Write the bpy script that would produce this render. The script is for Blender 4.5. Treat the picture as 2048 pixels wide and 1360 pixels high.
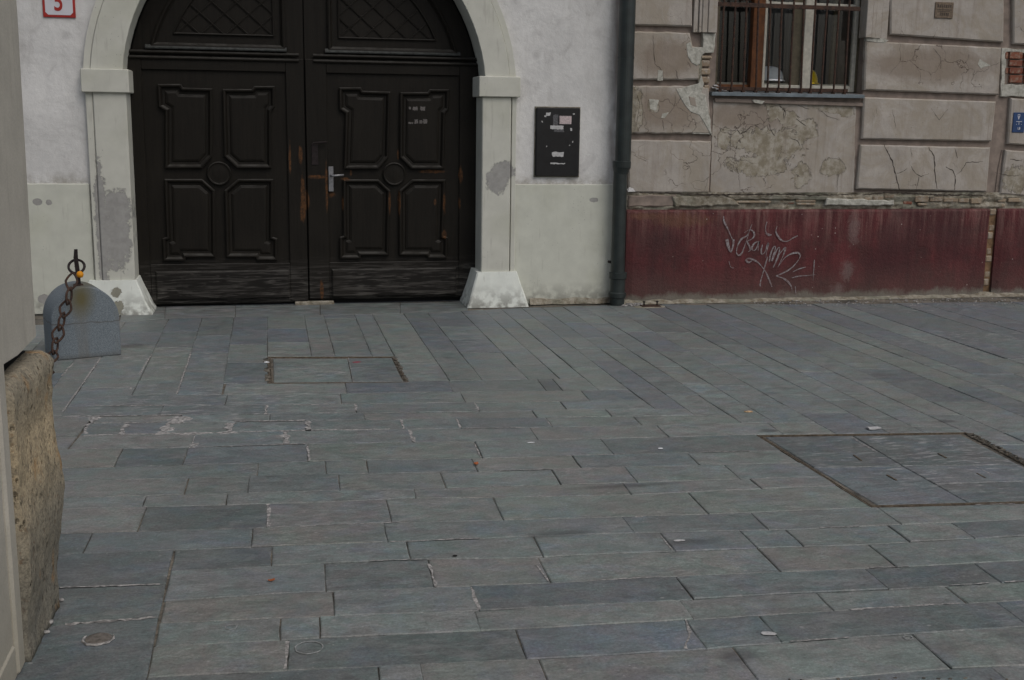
import bpy, bmesh, math, random
from mathutils import Vector, Matrix, noise as mnoise
random.seed(7)
S = bpy.context.scene
for o in list(bpy.data.objects): bpy.data.objects.remove(o)
C = S.collection

# ------------------------------------------------------------------ camera
F = 2300.0
Yc = Vector((535-1024, 450, -F)).normalized()
Xc = Vector((12100-1024, 295, -F)); Xc = (Xc - Yc*Xc.dot(Yc)).normalized()
Zc = Xc.cross(Yc)
EYE = Vector((0, 0, 1.6))
cam_d = bpy.data.cameras.new('camera'); cam = bpy.data.objects.new('camera', cam_d); C.objects.link(cam)
R = Matrix((Xc, Yc, Zc))                      # rows: world axes in camera space -> camera-to-world
cam.matrix_world = Matrix.Translation(EYE) @ R.to_4x4()
cam_d.sensor_width = 36; cam_d.sensor_fit = 'HORIZONTAL'; cam_d.lens = F/2048*36
cam_d.clip_start = 0.05; cam_d.clip_end = 500
S.camera = cam

# ------------------------------------------------------------------ light
SUN_EL, SUN_AZ = math.radians(52), math.radians(150)   # azimuth measured clockwise from +Y
w = bpy.data.worlds.new('World'); S.world = w; w.use_nodes = True
nt = w.node_tree; nt.nodes.clear()
sky = nt.nodes.new('ShaderNodeTexSky'); sky.sky_type = 'NISHITA'; sky.sun_disc = False
sky.sun_elevation = SUN_EL; sky.sun_rotation = SUN_AZ
sky.air_density = 1.0; sky.dust_density = 4.0; sky.ozone_density = 1.0
hs = nt.nodes.new('ShaderNodeHueSaturation'); hs.inputs['Saturation'].default_value = 0.60
bg = nt.nodes.new('ShaderNodeBackground'); bg.inputs[1].default_value = 0.10
wo = nt.nodes.new('ShaderNodeOutputWorld')
nt.links.new(sky.outputs[0], hs.inputs['Color']); nt.links.new(hs.outputs[0], bg.inputs[0]); nt.links.new(bg.outputs[0], wo.inputs[0])
sd = bpy.data.lights.new('sun', 'SUN'); sd.energy = 0.5; sd.angle = math.radians(35); sd.color = (1, 0.96, 0.9)
sun = bpy.data.objects.new('sun', sd); C.objects.link(sun)
sdir = Vector((math.sin(SUN_AZ)*math.cos(SUN_EL), math.cos(SUN_AZ)*math.cos(SUN_EL), math.sin(SUN_EL)))
sun.rotation_euler = sdir.to_track_quat('Z', 'Y').to_euler(); sun.location = (0, -5, 12)
S.view_settings.view_transform = 'Standard'; S.view_settings.look = 'None'
S.view_settings.exposure = -0.04; S.view_settings.gamma = 1; S.view_settings.use_curve_mapping = False
S.render.engine = 'CYCLES'

# ------------------------------------------------------------------ rays -> real planes of the place
def ray(x, y):
    v = Vector(((x-1024)/F, -(y-680)/F, -1)); return R @ v
def G(x, y, z=0.0):
    d = ray(x, y); return EYE + d*((z-1.6)/d.z)
def W(x, y, Y):
    d = ray(x, y); return EYE + d*(Y/d.y)
def WX(x, y, Y): p = W(x, y, Y); return (p.x, p.z)

# ------------------------------------------------------------------ mesh helper
class MB:
    def __init__(s): s.v = []; s.f = []
    def add(s, vs, fs):
        b = len(s.v); s.v += [tuple(v) for v in vs]; s.f += [tuple(i+b for i in f) for f in fs]; return s
    def box(s, x0, x1, y0, y1, z0, z1, bev=0.0, M=None):
        if bev > 0:
            vs = []; b = bev
            bm = bmesh.new(); bmesh.ops.create_cube(bm, size=1)
            for v in bm.verts:
                v.co = Vector(((x0+x1)/2+v.co.x*(x1-x0), (y0+y1)/2+v.co.y*(y1-y0), (z0+z1)/2+v.co.z*(z1-z0)))
            bmesh.ops.bevel(bm, geom=list(bm.edges), offset=b, segments=1, affect='EDGES', profile=.5)
            bm.verts.ensure_lookup_table(); bm.verts.index_update()
            vs = [v.co.copy() for v in bm.verts]; fs = [tuple(v.index for v in f.verts) for f in bm.faces]; bm.free()
        else:
            vs = [Vector((x, y, z)) for x in (x0, x1) for y in (y0, y1) for z in (z0, z1)]
            fs = [(0,1,3,2), (4,6,7,5), (0,4,5,1), (2,3,7,6), (0,2,6,4), (1,5,7,3)]
        if M: vs = [M @ v for v in vs]
        return s.add(vs, fs)
    def loops(s, rings, cap0=False, cap1=True, close=True):
        n = len(rings[0]); b = len(s.v)
        for r in rings: s.v += [tuple(p) for p in r]
        for k in range(len(rings)-1):
            for i in range(n if close else n-1):
                j = (i+1) % n
                s.f.append((b+k*n+i, b+k*n+j, b+(k+1)*n+j, b+(k+1)*n+i))
        if cap0: s.f.append(tuple(b+i for i in range(n-1, -1, -1)))
        if cap1: s.f.append(tuple(b+(len(rings)-1)*n+i for i in range(n)))
        return s
    def tube(s, pts, r, n=8, closed=False, flat=1.0):
        pts = [Vector(p) for p in pts]; rings = []; N = len(pts); up = None
        for i, p in enumerate(pts):
            a = pts[(i-1) % N] if (closed or i) else p; c = pts[(i+1) % N] if (closed or i < N-1) else p
            t = (c-a).normalized()
            if up is None: up = t.orthogonal().normalized()
            up = (up - t*up.dot(t)).normalized(); q = t.cross(up)
            rr = r[i] if isinstance(r, (list, tuple)) else r
            rings.append([p + up*math.cos(2*math.pi*k/n)*rr + q*math.sin(2*math.pi*k/n)*rr*flat for k in range(n)])
        if closed: rings.append(rings[0]); return s.loops(rings, False, False)
        return s.loops(rings, True, True)
    def prism(s, poly, y0, y1, bev=0.0):
        """poly in (X,Z); front face at y0 (towards camera), back at y1"""
        rings = []
        if bev > 0: rings = [[(x, y1, z) for x, z in poly], [(x, y0+bev, z) for x, z in poly], [(x, y0, z) for x, z in inset(poly, bev)]]
        else: rings = [[(x, y1, z) for x, z in poly], [(x, y0, z) for x, z in poly]]
        return s.loops(rings, True, True)
    def build(s, name, m, parent=None, org=None, smooth=False, tag=None, kind=None):
        vs = [Vector(v) for v in s.v]
        if org is None:
            n = len(vs); org = Vector((sum(v.x for v in vs)/n, sum(v.y for v in vs)/n, min(v.z for v in vs)))
        org = Vector(org)
        me = bpy.data.meshes.new(name)
        me.from_pydata([v-org for v in vs], [], s.f)
        bm = bmesh.new(); bm.from_mesh(me); bmesh.ops.remove_doubles(bm, verts=bm.verts, dist=1e-6)
        bmesh.ops.recalc_face_normals(bm, faces=bm.faces); bm.to_mesh(me); bm.free()
        if smooth:
            for p in me.polygons: p.use_smooth = True
        me.materials.append(m)
        o = bpy.data.objects.new(name, me); C.objects.link(o); o.location = org
        if parent: setp(o, parent)
        if tag: label(o, *tag)
        if kind: o['kind'] = kind
        return o
def wl(o):
    l = Vector(o.location); p = o.parent
    while p: l += p.location; p = p.parent
    return l
def setp(o, p): 
    g = Vector(o.location) - wl(p); o.parent = p; o.location = g
def label(o, lab, cat=None, group=None):
    o['label'] = lab
    if cat: o['category'] = cat
    if group: o['group'] = group
def thing(name, loc, lab=None, cat=None, group=None, kind=None):
    o = bpy.data.objects.new(name, None); o.empty_display_size = .1; C.objects.link(o); o.location = loc
    if lab: label(o, lab, cat, group)
    if kind: o['kind'] = kind
    return o
def area(p): return .5*sum(p[i][0]*p[(i+1) % len(p)][1]-p[(i+1) % len(p)][0]*p[i][1] for i in range(len(p)))
def inset(poly, d):
    sg = 1 if area(poly) > 0 else -1; n = len(poly); out = []
    for i in range(n):
        a, b, c = Vector(poly[i-1]), Vector(poly[i]), Vector(poly[(i+1) % n])
        e1 = (b-a).normalized(); e2 = (c-b).normalized()
        n1 = Vector((-e1.y, e1.x))*sg; n2 = Vector((-e2.y, e2.x))*sg
        m = (n1+n2)
        if m.length < 1e-6: m = n1
        m.normalize(); k = max(.35, m.dot(n1)); p = b + m*(d/k); out.append((p.x, p.y))
    return out
def jag(poly, step, amp, seed=0):
    rnd = random.Random(seed); out = []; n = len(poly)
    for i in range(n):
        a, b = Vector(poly[i]), Vector(poly[(i+1) % n]); L = (b-a).length; k = max(1, int(L/step))
        for j in range(k):
            p = a.lerp(b, j/k); out.append((p.x+rnd.uniform(-amp, amp), p.y+rnd.uniform(-amp, amp)))
    return out

# ------------------------------------------------------------------ materials
class N:
    """tiny node builder"""
    def __init__(s, name):
        s.m = bpy.data.materials.new(name); s.m.use_nodes = True; s.t = s.m.node_tree; s.t.nodes.clear()
        s.out = s.n('ShaderNodeOutputMaterial'); s.b = s.n('ShaderNodeBsdfPrincipled'); s.l(s.b.outputs[0], s.out.inputs[0])
        s.geo = s.n('ShaderNodeNewGeometry'); s.pos = s.geo.outputs['Position']; s.bumps = []
    def n(s, t): return s.t.nodes.new(t)
    def l(s, a, b): s.t.links.new(a, b)
    def put(s, v, inp):
        if isinstance(v, bpy.types.NodeSocket): s.l(v, inp)
        elif isinstance(v, (tuple, list)) and len(v) == 3 and inp.type == 'RGBA': inp.default_value = (*v, 1)
        else: inp.default_value = v
    def math(s, op, a, b=0.5, c=None, clamp=False):
        n = s.n('ShaderNodeMath'); n.operation = op; n.use_clamp = clamp; s.put(a, n.inputs[0]); s.put(b, n.inputs[1])
        if c is not None: s.put(c, n.inputs[2])
        return n.outputs[0]
    def vmath(s, op, a, b):
        n = s.n('ShaderNodeVectorMath'); n.operation = op; s.put(a, n.inputs[0]); s.put(b, n.inputs[1])
        return n.outputs['Value'] if op in ('LENGTH', 'DISTANCE', 'DOT_PRODUCT') else n.outputs[0]
    def mul(s, a, b): return s.vmath('MULTIPLY', a, b)
    def noise(s, sc, det=4, vec=None, rough=.55, dist=0, stretch=None):
        n = s.n('ShaderNodeTexNoise'); v = vec or s.pos
        if stretch: v = s.mul(v, stretch)
        s.l(v, n.inputs['Vector']); n.inputs['Scale'].default_value = sc; n.inputs['Detail'].default_value = det
        n.inputs['Roughness'].default_value = rough; n.inputs['Distortion'].default_value = dist
        return n.outputs[0]
    def voro(s, sc, feat='F1', vec=None, stretch=None, rnd=1):
        n = s.n('ShaderNodeTexVoronoi'); n.feature = feat; v = vec or s.pos
        if stretch: v = s.mul(v, stretch)
        s.l(v, n.inputs['Vector']); n.inputs['Scale'].default_value = sc; n.inputs['Randomness'].default_value = rnd
        return n.outputs['Distance']
    def ramp(s, v, lo, hi, a=0.0, b=1.0):
        n = s.n('ShaderNodeMapRange'); n.clamp = True; s.put(v, n.inputs[0])
        for i, x in enumerate((lo, hi, a, b)): n.inputs[1+i].default_value = x
        return n.outputs[0]
    def mix(s, f, a, b, mode='MIX'):
        n = s.n('ShaderNodeMix'); n.data_type = 'RGBA'; n.blend_type = mode
        s.put(f, n.inputs[0]); s.put(a, n.inputs[6]); s.put(b, n.inputs[7]); return n.outputs[2]
    def var(s, col, v, lo, hi):
        """multiply colour by a grey factor lo..hi driven by v"""
        f = s.ramp(v, .3, .7, lo, hi); n = s.n('ShaderNodeCombineXYZ')
        for i in range(3): s.l(f, n.inputs[i])
        return s.mix(1.0, col, n.outputs[0], 'MULTIPLY')
    def sep(s):
        n = s.n('ShaderNodeSeparateXYZ'); s.l(s.pos, n.inputs[0]); return n.outputs
    def blob(s, cx, cz, rx, rz, y=None):
        v = s.vmath('SUBTRACT', s.pos, (cx, 0, cz)); v = s.mul(v, (1/rx, 0, 1/rz)); return s.math('SUBTRACT', 1.0, s.vmath('LENGTH', v, (0,0,0)))
    def blobg(s, cx, cy, rx, ry):
        v = s.vmath('SUBTRACT', s.pos, (cx, cy, 0)); v = s.mul(v, (1/rx, 1/ry, 0)); return s.math('SUBTRACT', 1.0, s.vmath('LENGTH', v, (0,0,0)))
    def patches(s, blobs, nz, amp=.8, soft=.06):
        m = None
        for b in blobs: m = b if m is None else s.math('MAXIMUM', m, b)
        k = s.math('MULTIPLY_ADD', s.math('SUBTRACT', nz, .5), amp*2, m); return s.ramp(k, 0, soft)
    def bump(s, h, st, dist=.01):
        n = s.n('ShaderNodeBump'); n.inputs['Strength'].default_value = st; n.inputs['Distance'].default_value = dist
        s.l(h, n.inputs['Height'])
        if s.bumps: s.l(s.bumps[-1], n.inputs['Normal'])
        s.bumps.append(n.outputs[0])
    def done(s, col, rough=.8, spec=.3, metal=0):
        s.put(col, s.b.inputs['Base Color']); s.put(rough, s.b.inputs['Roughness']); s.b.inputs['Specular IOR Level'].default_value = spec
        s.put(metal, s.b.inputs['Metallic'])
        if s.bumps: s.l(s.bumps[-1], s.b.inputs['Normal'])
        return s.m
def simple(name, col, rough=.7, var=.15, sc=20, bump=.2, metal=0, spec=.3, dist=.003):
    a = N(name); nz = a.noise(sc, 5); c = a.var(col, nz, 1-var, 1+var); 
    if bump: a.bump(nz, bump, dist)
    return a.done(c, rough, spec, metal)
def pb(a, x0, y0, x1, y1, Y=9.7):
    """blob from pixel-measured box on the facade"""
    p = W(x0, y0, Y); q = W(x1, y1, Y); return a.blob((p.x+q.x)/2, (p.z+q.z)/2, abs(q.x-p.x)/2*1.15, abs(p.z-q.z)/2*1.15)

def m_slate():
    a = N('slate'); oi = a.n('ShaderNodeObjectInfo'); rnd = oi.outputs['Random']
    off = a.n('ShaderNodeCombineXYZ'); a.l(a.math('MULTIPLY', rnd, 37.0), off.inputs[0]); a.l(a.math('MULTIPLY', rnd, 91.0), off.inputs[1])
    v = a.vmath('ADD', a.pos, off.outputs[0])
    st = a.noise(1.0, 6, v, .65, .6, (7, 15, 1)); fine = a.noise(160, 4, v, .65); mid = a.noise(9, 5, v, .6, 1.0, (1, 2.2, 1)); big = a.noise(1.1, 3)
    mot = a.noise(26, 5, v, .65, .5, (1, 2.6, 1)); hue = a.mix(a.ramp(a.noise(7, 5, v, .7, .5), .42, .58), (1.07, .985, .985), (.95, 1.03, 1.0)); hue2 = a.mix(a.ramp(a.noise(4, 5, a.vmath('ADD', v, (7, 3, 1)), .7, .5), .50, .64), (1, 1, 1), (.95, .985, 1.10)); c = a.mix(1.0, a.mix(1.0, oi.outputs['Color'], hue, 'MULTIPLY'), hue2, 'MULTIPLY'); c = a.var(c, st, .90, 1.10); c = a.var(c, fine, .80, 1.20); c = a.var(c, mid, .80, 1.20); c = a.var(c, mot, .84, 1.16); c = a.var(c, big, .90, 1.10)
    c = a.mix(a.ramp(a.noise(3.1, 3, v), .48, .68, 0, .25), c, (.205, .190, .180))
    c = a.mix(a.ramp(a.noise(2.3, 3, v, dist=1), .55, .7, 0, .25), c, (.140, .160, .185))
    at = a.n('ShaderNodeAttribute'); at.attribute_name = 'edge'; e = at.outputs['Fac']
    ew = a.math('MULTIPLY', a.ramp(e, .25, .95), a.ramp(a.noise(24, 5, rough=.75), .50, .66)); ed = a.math('MULTIPLY', a.ramp(e, .0, 1), a.ramp(a.noise(5, 4), .46, .58))
    c = a.mix(a.math('MULTIPLY', ed, .35), c, (.09, .095, .09)); c = a.mix(a.math('MULTIPLY', ew, .34), c, (.38, .38, .365)); c = a.var(c, a.noise(85, 3, v, .6), .80, 1.20)
    sc = a.noise(1.0, 6, v, .70, 0, (9, 34, 1)); zone = a.ramp(a.noise(1.7, 3), .50, .66)
    g = [a.blobg(*z) for z in ((-.75, 7.9, .9, .55), (5.2, 7.7, 1.6, .5), (5.6, 9.1, 1.4, .35), (-.35, 6.6, .9, .8), (3.1, 4.9, .8, .8), (.25, 7.25, .4, .2))]
    m = g[0]
    for q in g[1:]: m = a.math('MAXIMUM', m, q)
    zone = a.math('MAXIMUM', a.math('MULTIPLY', zone, .35), a.ramp(m, 0, .6, 0, 1))
    c = a.mix(a.math('MULTIPLY', a.ramp(sc, .535, .66), a.math('MULTIPLY', zone, .8)), c, (.42, .42, .42))
    sp = a.ramp(a.voro(9, vec=v, stretch=(1, 1.3, 1)), .085, .045); sp = a.math('MAXIMUM', sp, a.math('MULTIPLY', a.ramp(a.voro(34, vec=v), .16, .09), a.ramp(a.noise(60, 1, v), .50, .56))); sel = a.ramp(a.noise(3, 3, v), .44, .56)
    cl = a.ramp(a.noise(5.5, 6, v, .72, .8, (1, 1.8, 1)), .52, .66, 0, .30); c = a.mix(cl, c, (.26, .27, .265)); cd = a.ramp(a.noise(4.4, 6, v, .7, .6, (1, 2.0, 1)), .54, .68, 0, .34); c = a.mix(cd, c, (.085, .092, .095))
    c = a.mix(a.math('MULTIPLY', a.math('MULTIPLY', sp, sel), .5), c, (.40, .40, .39))
    dk = a.patches([a.blobg(*G(1385, 1084).xy, .16, .045), a.blobg(*G(1480, 1310).xy, .09, .06), a.blobg(*G(1250, 972).xy, .30, .035), a.blobg(*G(1535, 862).xy, .07, .045), a.blobg(*G(1890, 843).xy, .08, .04), a.blobg(*G(265, 692).xy, .15, .10), a.blobg(*G(1120, 1068).xy, .16, .05)], a.noise(14, 4), .5, .6)  # dark stains; the blob beside the bollard paints its soft cast shadow
    c = a.mix(a.math('MULTIPLY', dk, .55), c, (.045, .045, .048))
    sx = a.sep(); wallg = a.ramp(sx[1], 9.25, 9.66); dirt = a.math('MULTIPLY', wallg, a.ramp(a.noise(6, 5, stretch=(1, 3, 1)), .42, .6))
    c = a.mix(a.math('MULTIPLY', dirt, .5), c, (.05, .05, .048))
    a.bump(fine, .5, .002); a.bump(a.noise(70, 4, v), .5, .003); a.bump(st, .3, .002); a.bump(mid, .35, .004)
    return a.done(c, a.ramp(mid, .3, .7, .42, .62), .5)
M = {}
M['slate'] = m_slate()
def m_bed():
    a = N('joint_bed'); n1 = a.noise(3.0, 4); n2 = a.noise(60, 4)
    c = a.mix(a.ramp(n1, .42, .6), (.085, .08, .07), (.19, .17, .14)); c = a.var(c, n2, .6, 1.4)
    c = a.mix(a.ramp(a.noise(1.2, 3), .58, .66, 0, .6), c, (.25, .24, .22)); a.bump(n2, .8, .004)
    return a.done(c, .95, .1)
M['bed'] = m_bed()
M['ground'] = simple('ground_grit', (.10, .10, .095), .95, .3, 40)
def m_mortar():
    a = N('white_mortar'); n = a.noise(45, 5); c = a.mix(a.ramp(n, .42, .6), (.20, .195, .19), (.44, .425, .41)); a.bump(n, .6, .003); return a.done(c, .95, .1)
M['mortar'] = m_mortar()
def m_stucco():
    a = N('grey_stucco'); fine = a.noise(130, 4); mid = a.noise(14, 5, rough=.65); big = a.noise(1.6, 5, rough=.6)
    c = a.var((.655, .652, .638), mid, .93, 1.06); c = a.var(c, big, .86, 1.1)
    c = a.mix(a.ramp(a.noise(5, 4, dist=.6), .57, .72, 0, .35), c, (.27, .255, .25))
    sp = a.ramp(a.voro(3.3), .16, .05); c = a.mix(a.math('MULTIPLY', sp, .28), c, (.2, .19, .185))
    # rust-brown run beside the downpipe and soot ring round the black panel
    x = a.sep(); run = a.math('MULTIPLY', a.ramp(x[0], 2.86, 2.93), a.ramp(a.noise(3, 4, stretch=(3, 1, .6)), .35, .55))
    c = a.mix(a.math('MULTIPLY', run, .6), c, (.20, .14, .10))
    c = a.mix(a.ramp(a.noise(1.0, 6, None, .7, .4, (9, 9, 1.3)), .54, .72, 0, .28), c, (.33, .315, .29)); z = a.sep()[2]; c = a.mix(a.math('MULTIPLY', a.ramp(z, 1.14, 1.05), a.ramp(a.noise(9, 6, rough=.7), .40, .62)), c, (.34, .32, .28))
    a.bump(fine, .5, .004); a.bump(mid, .6, .009); a.bump(a.noise(3, 4), .5, .025)
    return a.done(c, .92, .15)
M['stucco'] = m_stucco()
def m_cream(name, base, gblobs=(), patchcol=(.33, .325, .31), amp=1.35, nsc=12):
    a = N(name); fine = a.noise(90, 4); mid = a.noise(7, 5, rough=.6)
    c = a.var(base, mid, .92, 1.06); c = a.mix(a.ramp(a.noise(2.2, 4), .52, .75, 0, .35), c, (.40, .41, .30))
    c = a.mix(a.ramp(a.noise(30, 3, stretch=(1, 1, .1)), .62, .72, 0, .25), c, (.25, .23, .2))
    z = a.sep()[2]; low = a.math('MULTIPLY', a.ramp(z, .20, .0), a.ramp(a.noise(16, 4), .40, .58)); c = a.mix(a.math('MULTIPLY', low, .75), c, (.15, .145, .125))
    chip = a.ramp(a.voro(38), .14, .08); c = a.mix(a.math('MULTIPLY', chip, a.ramp(a.noise(4, 2), .58, .62, 0, .7)), c, (.14, .13, .125))
    if gblobs:
        nz = a.noise(nsc, 9, rough=.84, dist=.3); m = a.patches([pb(a, *g) for g in gblobs], nz, amp, .02)
        gr = a.var(patchcol, a.noise(25, 5), .88, 1.12); c = a.mix(m, c, gr); a.bump(a.math('SUBTRACT', 1.0, m), .7, .004)
    a.bump(fine, .25, .002); a.bump(mid, .25, .006)
    return a.done(c, .85, .2)
M['cream'] = m_cream('cream_plinth', (.57, .58, .51), [(66, 398, 84, 410), (92, 400, 103, 410), (76, 590, 100, 606), (1180, 396, 1196, 404)], amp=.6, nsc=40)
M['surround'] = m_cream('cream_surround', (.56, .56, .50), [(188, 345, 222, 560), (205, 385, 262, 450), (210, 430, 262, 530), (985, 325, 1028, 355), (975, 340, 1010, 385)])
M['base'] = m_cream('white_jamb_base', (.70, .73, .68), [(225, 575, 245, 590), (232, 600, 250, 618), (200, 615, 245, 632)], (.24, .235, .19))
def m_wood(name, col, worn=()):
    a = N(name); g = a.noise(1.0, 6, None, .6, .4, (60, 60, 3)) ; fine = a.noise(90, 4)
    gh = a.noise(1.0, 6, None, .6, 1.2, (3.5, 3.5, 48)); z = a.sep()[2]
    low = a.ramp(z, .42, .25)
    c = a.var(col, g, .75, 1.3); c = a.var(c, fine, .85, 1.15)
    gr = a.mix(a.ramp(gh, .48, .64), (.013, .012, .011), (.10, .094, .086)); c = a.mix(a.math('MULTIPLY', low, .72), c, gr); c = a.mix(a.ramp(a.noise(1.7, 4), .5, .7, 0, .4), c, (.020, .017, .013)); ns = a.n('ShaderNodeSeparateXYZ'); a.l(a.geo.outputs['Normal'], ns.inputs[0]); c = a.mix(a.math('MULTIPLY', a.ramp(ns.outputs[2], .15, .8), a.ramp(a.noise(11, 5), .35, .6, .25, .9)), c, (.062, .060, .055))  # last mix tints upward-facing ledges paler, painting in reflected sky
    if worn:
        nz = a.noise(26, 6, rough=.7, stretch=(1, 1, .35)); m = a.patches([pb(a, *q, Y=9.93) for q in worn], nz, .75, .35)
        wc = a.mix(a.ramp(a.noise(50, 3), .4, .6), (.115, .050, .018), (.05, .026, .013)); c = a.mix(a.math('MULTIPLY', m, .85), c, wc)
    a.bump(g, .35, .002); a.bump(gh, .2, .002)
    return a.done(c, .58, .18)
WORN = [(577, 285, 583, 345), (597, 290, 606, 330), (601, 350, 611, 430), (613, 350, 655, 358), (650, 330, 657, 425), (655, 384, 672, 396), (604, 380, 620, 420), (600, 400, 612, 445),
        (777, 385, 783, 430), (796, 385, 802, 430), (886, 388, 893, 428), (868, 398, 874, 412), (700, 340, 705, 352), (840, 340, 895, 347), (918, 335, 926, 365), (884, 460, 894, 480),
        (684, 355, 700, 362), (918, 395, 922, 418), (795, 300, 799, 320), (640, 560, 648, 605), (684, 395, 688, 420)]
M['wood'] = m_wood('dark_painted_wood', (.0100, .0084, .0062), WORN)
M['woodworn_sheen'] = simple('worn_wood_sky_sheen', (.045, .048, .046), .5, .5, 30, .3)  # worn grey, lightened further to paint the sky's reflection on the weather bars
M['gap'] = simple('dark_void', (.008, .008, .008), .9, .1, 10, 0)
def m_pink():
    a = N('pink_plaster'); fine = a.noise(110, 4); mid = a.noise(9, 6, rough=.65); big = a.noise(1.5, 5, dist=.4)
    c = a.var((.405, .372, .335), mid, .88, 1.10); c = a.var(c, big, .9, 1.08)
    c = a.mix(a.ramp(a.noise(3.2, 6, rough=.7, dist=.8), .43, .60, 0, .75), c, (.325, .285, .230))
    nz = a.noise(5.5, 9, rough=.74, dist=.8)
    dirty = a.patches([pb(a, *q) for q in ((1270, 175, 1380, 262), (1430, 200, 1600, 265), (1740, 85, 2000, 172), (1265, 70, 1400, 160), (1265, 180, 1400, 262), (1425, 205, 1500, 260), (1730, 100, 1900, 160))], nz, .55, .5)
    c = a.mix(a.math('MULTIPLY', dirty, .72), c, (.235, .19, .15))
    m = a.patches([pb(a, *q) for q in ((1450, 262, 1520, 300), (1500, 262, 1610, 320), (1470, 310, 1580, 350), (1435, 258, 1470, 300), (1590, 330, 1625, 370), (1560, 225, 1600, 250), (1640, 205, 1700, 225), (1690, 215, 1715, 235), (1600, 240, 1640, 275), (1655, 320, 1690, 352), (1300, 200, 1318, 222), (1262, 175, 1285, 262), (1540, 200, 1570, 240), (2015, 335, 2060, 380))], nz, 1.5, .05)
    pc = a.mix(a.ramp(a.noise(13, 6, rough=.7), .40, .60), (.245, .215, .16), (.40, .37, .315)); c = a.mix(m, c, pc)
    edge = a.math('ABSOLUTE', a.math('SUBTRACT', m, .5)); c = a.mix(a.math('MULTIPLY', a.ramp(edge, .45, .2), .6), c, (.06, .05, .04))
    cr = a.ramp(a.voro(3.6, 'DISTANCE_TO_EDGE', vec=a.vmath('ADD', a.mul(a.pos, (1, 1, 1)), a.mul(a.noise_col(9), (.18, .18, .18)))), .010, .003)
    sel = a.ramp(a.noise(1.9, 2), .53, .58); cm = a.math('MULTIPLY', cr, sel); c = a.mix(a.math('MULTIPLY', cm, .75), c, (.075, .055, .045))
    a.bump(a.math('SUBTRACT', 1.0, cm), .6, .004); a.bump(a.math('SUBTRACT', 1.0, m), .9, .006)
    # grime collecting along the groove bands (thin horizontal runs under each course)
    gr = a.ramp(a.noise(1.0, 5, None, .6, 0, (16, 16, 1.2)), .55, .72, 0, .28); c = a.mix(gr, c, (.19, .145, .115))
    run = a.ramp(a.noise(1.0, 6, None, .7, .3, (26, 26, 1.0)), .56, .70, 0, .35); c = a.mix(run, c, (.17, .135, .11)); pk = a.math('MULTIPLY', a.ramp(a.voro(24), .13, .06), a.ramp(a.noise(2.5, 3), .5, .6)); c = a.mix(a.math('MULTIPLY', pk, .6), c, (.16, .12, .10))
    a.bump(fine, .45, .003); a.bump(mid, .6, .009); a.bump(a.noise(2.4, 4), .5, .03)
    return a.done(c, .9, .15)
def noise_col(s, sc):
    n = s.n('ShaderNodeTexNoise'); s.l(s.pos, n.inputs['Vector']); n.inputs['Scale'].default_value = sc; n.inputs['Detail'].default_value = 3
    return n.outputs['Color']
N.noise_col = noise_col
M['pink'] = m_pink()
M['groove'] = simple('groove_plaster', (.245, .20, .17), .92, .25, 12, .5)
def m_red():
    a = N('oxblood_plinth'); fine = a.noise(120, 5, rough=.7); st = a.noise(1.0, 6, None, .65, .3, (11, 11, .9)); mid = a.noise(5, 5); hz = a.noise(1.0, 5, None, .6, 0, (12, 12, 90))
    c = a.var((.108, .0255, .0275), st, .62, 1.25); c = a.var(c, mid, .78, 1.22); c = a.var(c, fine, .85, 1.15); c = a.var(c, hz, .9, 1.1)
    z = a.sep()[2]
    top = a.math('MULTIPLY', a.ramp(z, .42, .80), a.ramp(a.noise(1.0, 5, None, .7, 0, (24, 24, 1.6)), .44, .64, 0, .9)); c = a.mix(a.math('MULTIPLY', top, .7), c, (.27, .16, .14))
    c = a.mix(a.ramp(a.noise(2.6, 6, rough=.75), .46, .64, 0, .5), c, (.060, .036, .032)); pl = a.ramp(a.noise(45, 5, rough=.8), .56, .66, 0, .4); c = a.mix(pl, c, (.17, .085, .08))
    tan = a.patches([pb(a, 1300, 425, 1420, 455), pb(a, 1255, 425, 1340, 440)], a.noise(1.0, 5, None, .7, 0, (50, 50, 9)), 1.0, .5); c = a.mix(a.math('MULTIPLY', tan, .35), c, (.22, .12, .06))
    dk = a.ramp(a.noise(1.1, 4, stretch=(1.6, 1, 1)), .52, .70, 0, .6); c = a.mix(dk, c, (.045, .018, .02))
    low = a.ramp(a.math('MULTIPLY_ADD', a.math('SUBTRACT', a.noise(7, 7, rough=.7, stretch=(1, 1, .6)), .5), .22, z), .085, .035); low2 = a.ramp(z, .34, .08, 0, .45)
    c = a.mix(low2, c, (.11, .075, .065)); c = a.mix(a.math('MULTIPLY', low, .9), c, a.mix(mid, (.13, .125, .10), (.23, .21, .18)))
    crk = a.patches([pb(a, 1695, 425, 1718, 490), pb(a, 1680, 520, 1705, 560), pb(a, 1660, 565, 1690, 590)], a.noise(16, 8, rough=.8, dist=.8), 1.4, .6); c = a.mix(a.math('MULTIPLY', crk, .38), c, (.24, .20, .185))
    ch = a.ramp(a.voro(13), .085, .05); c = a.mix(a.math('MULTIPLY', ch, a.ramp(a.noise(4, 2), .56, .6)), c, (.42, .38, .36))
    a.bump(fine, 1.0, .007); a.bump(a.noise(38, 5), .8, .008); a.bump(mid, .5, .012)
    return a.done(c, .72, .3)
M['red'] = m_red()
def m_brick(name, c1, c2, c3):
    a = N(name); oi = a.n('ShaderNodeObjectInfo'); n = a.noise(30, 6, rough=.7)
    c = a.mix(a.ramp(oi.outputs['Random'], 0, 1), c1, c2); c = a.mix(a.ramp(n, .48, .62, 0, .8), c, c3); a.bump(n, .9, .006); return a.done(c, .95, .1)
M['brick'] = m_brick('tan_brick', (.26, .20, .145), (.33, .26, .185), (.38, .35, .30))
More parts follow.
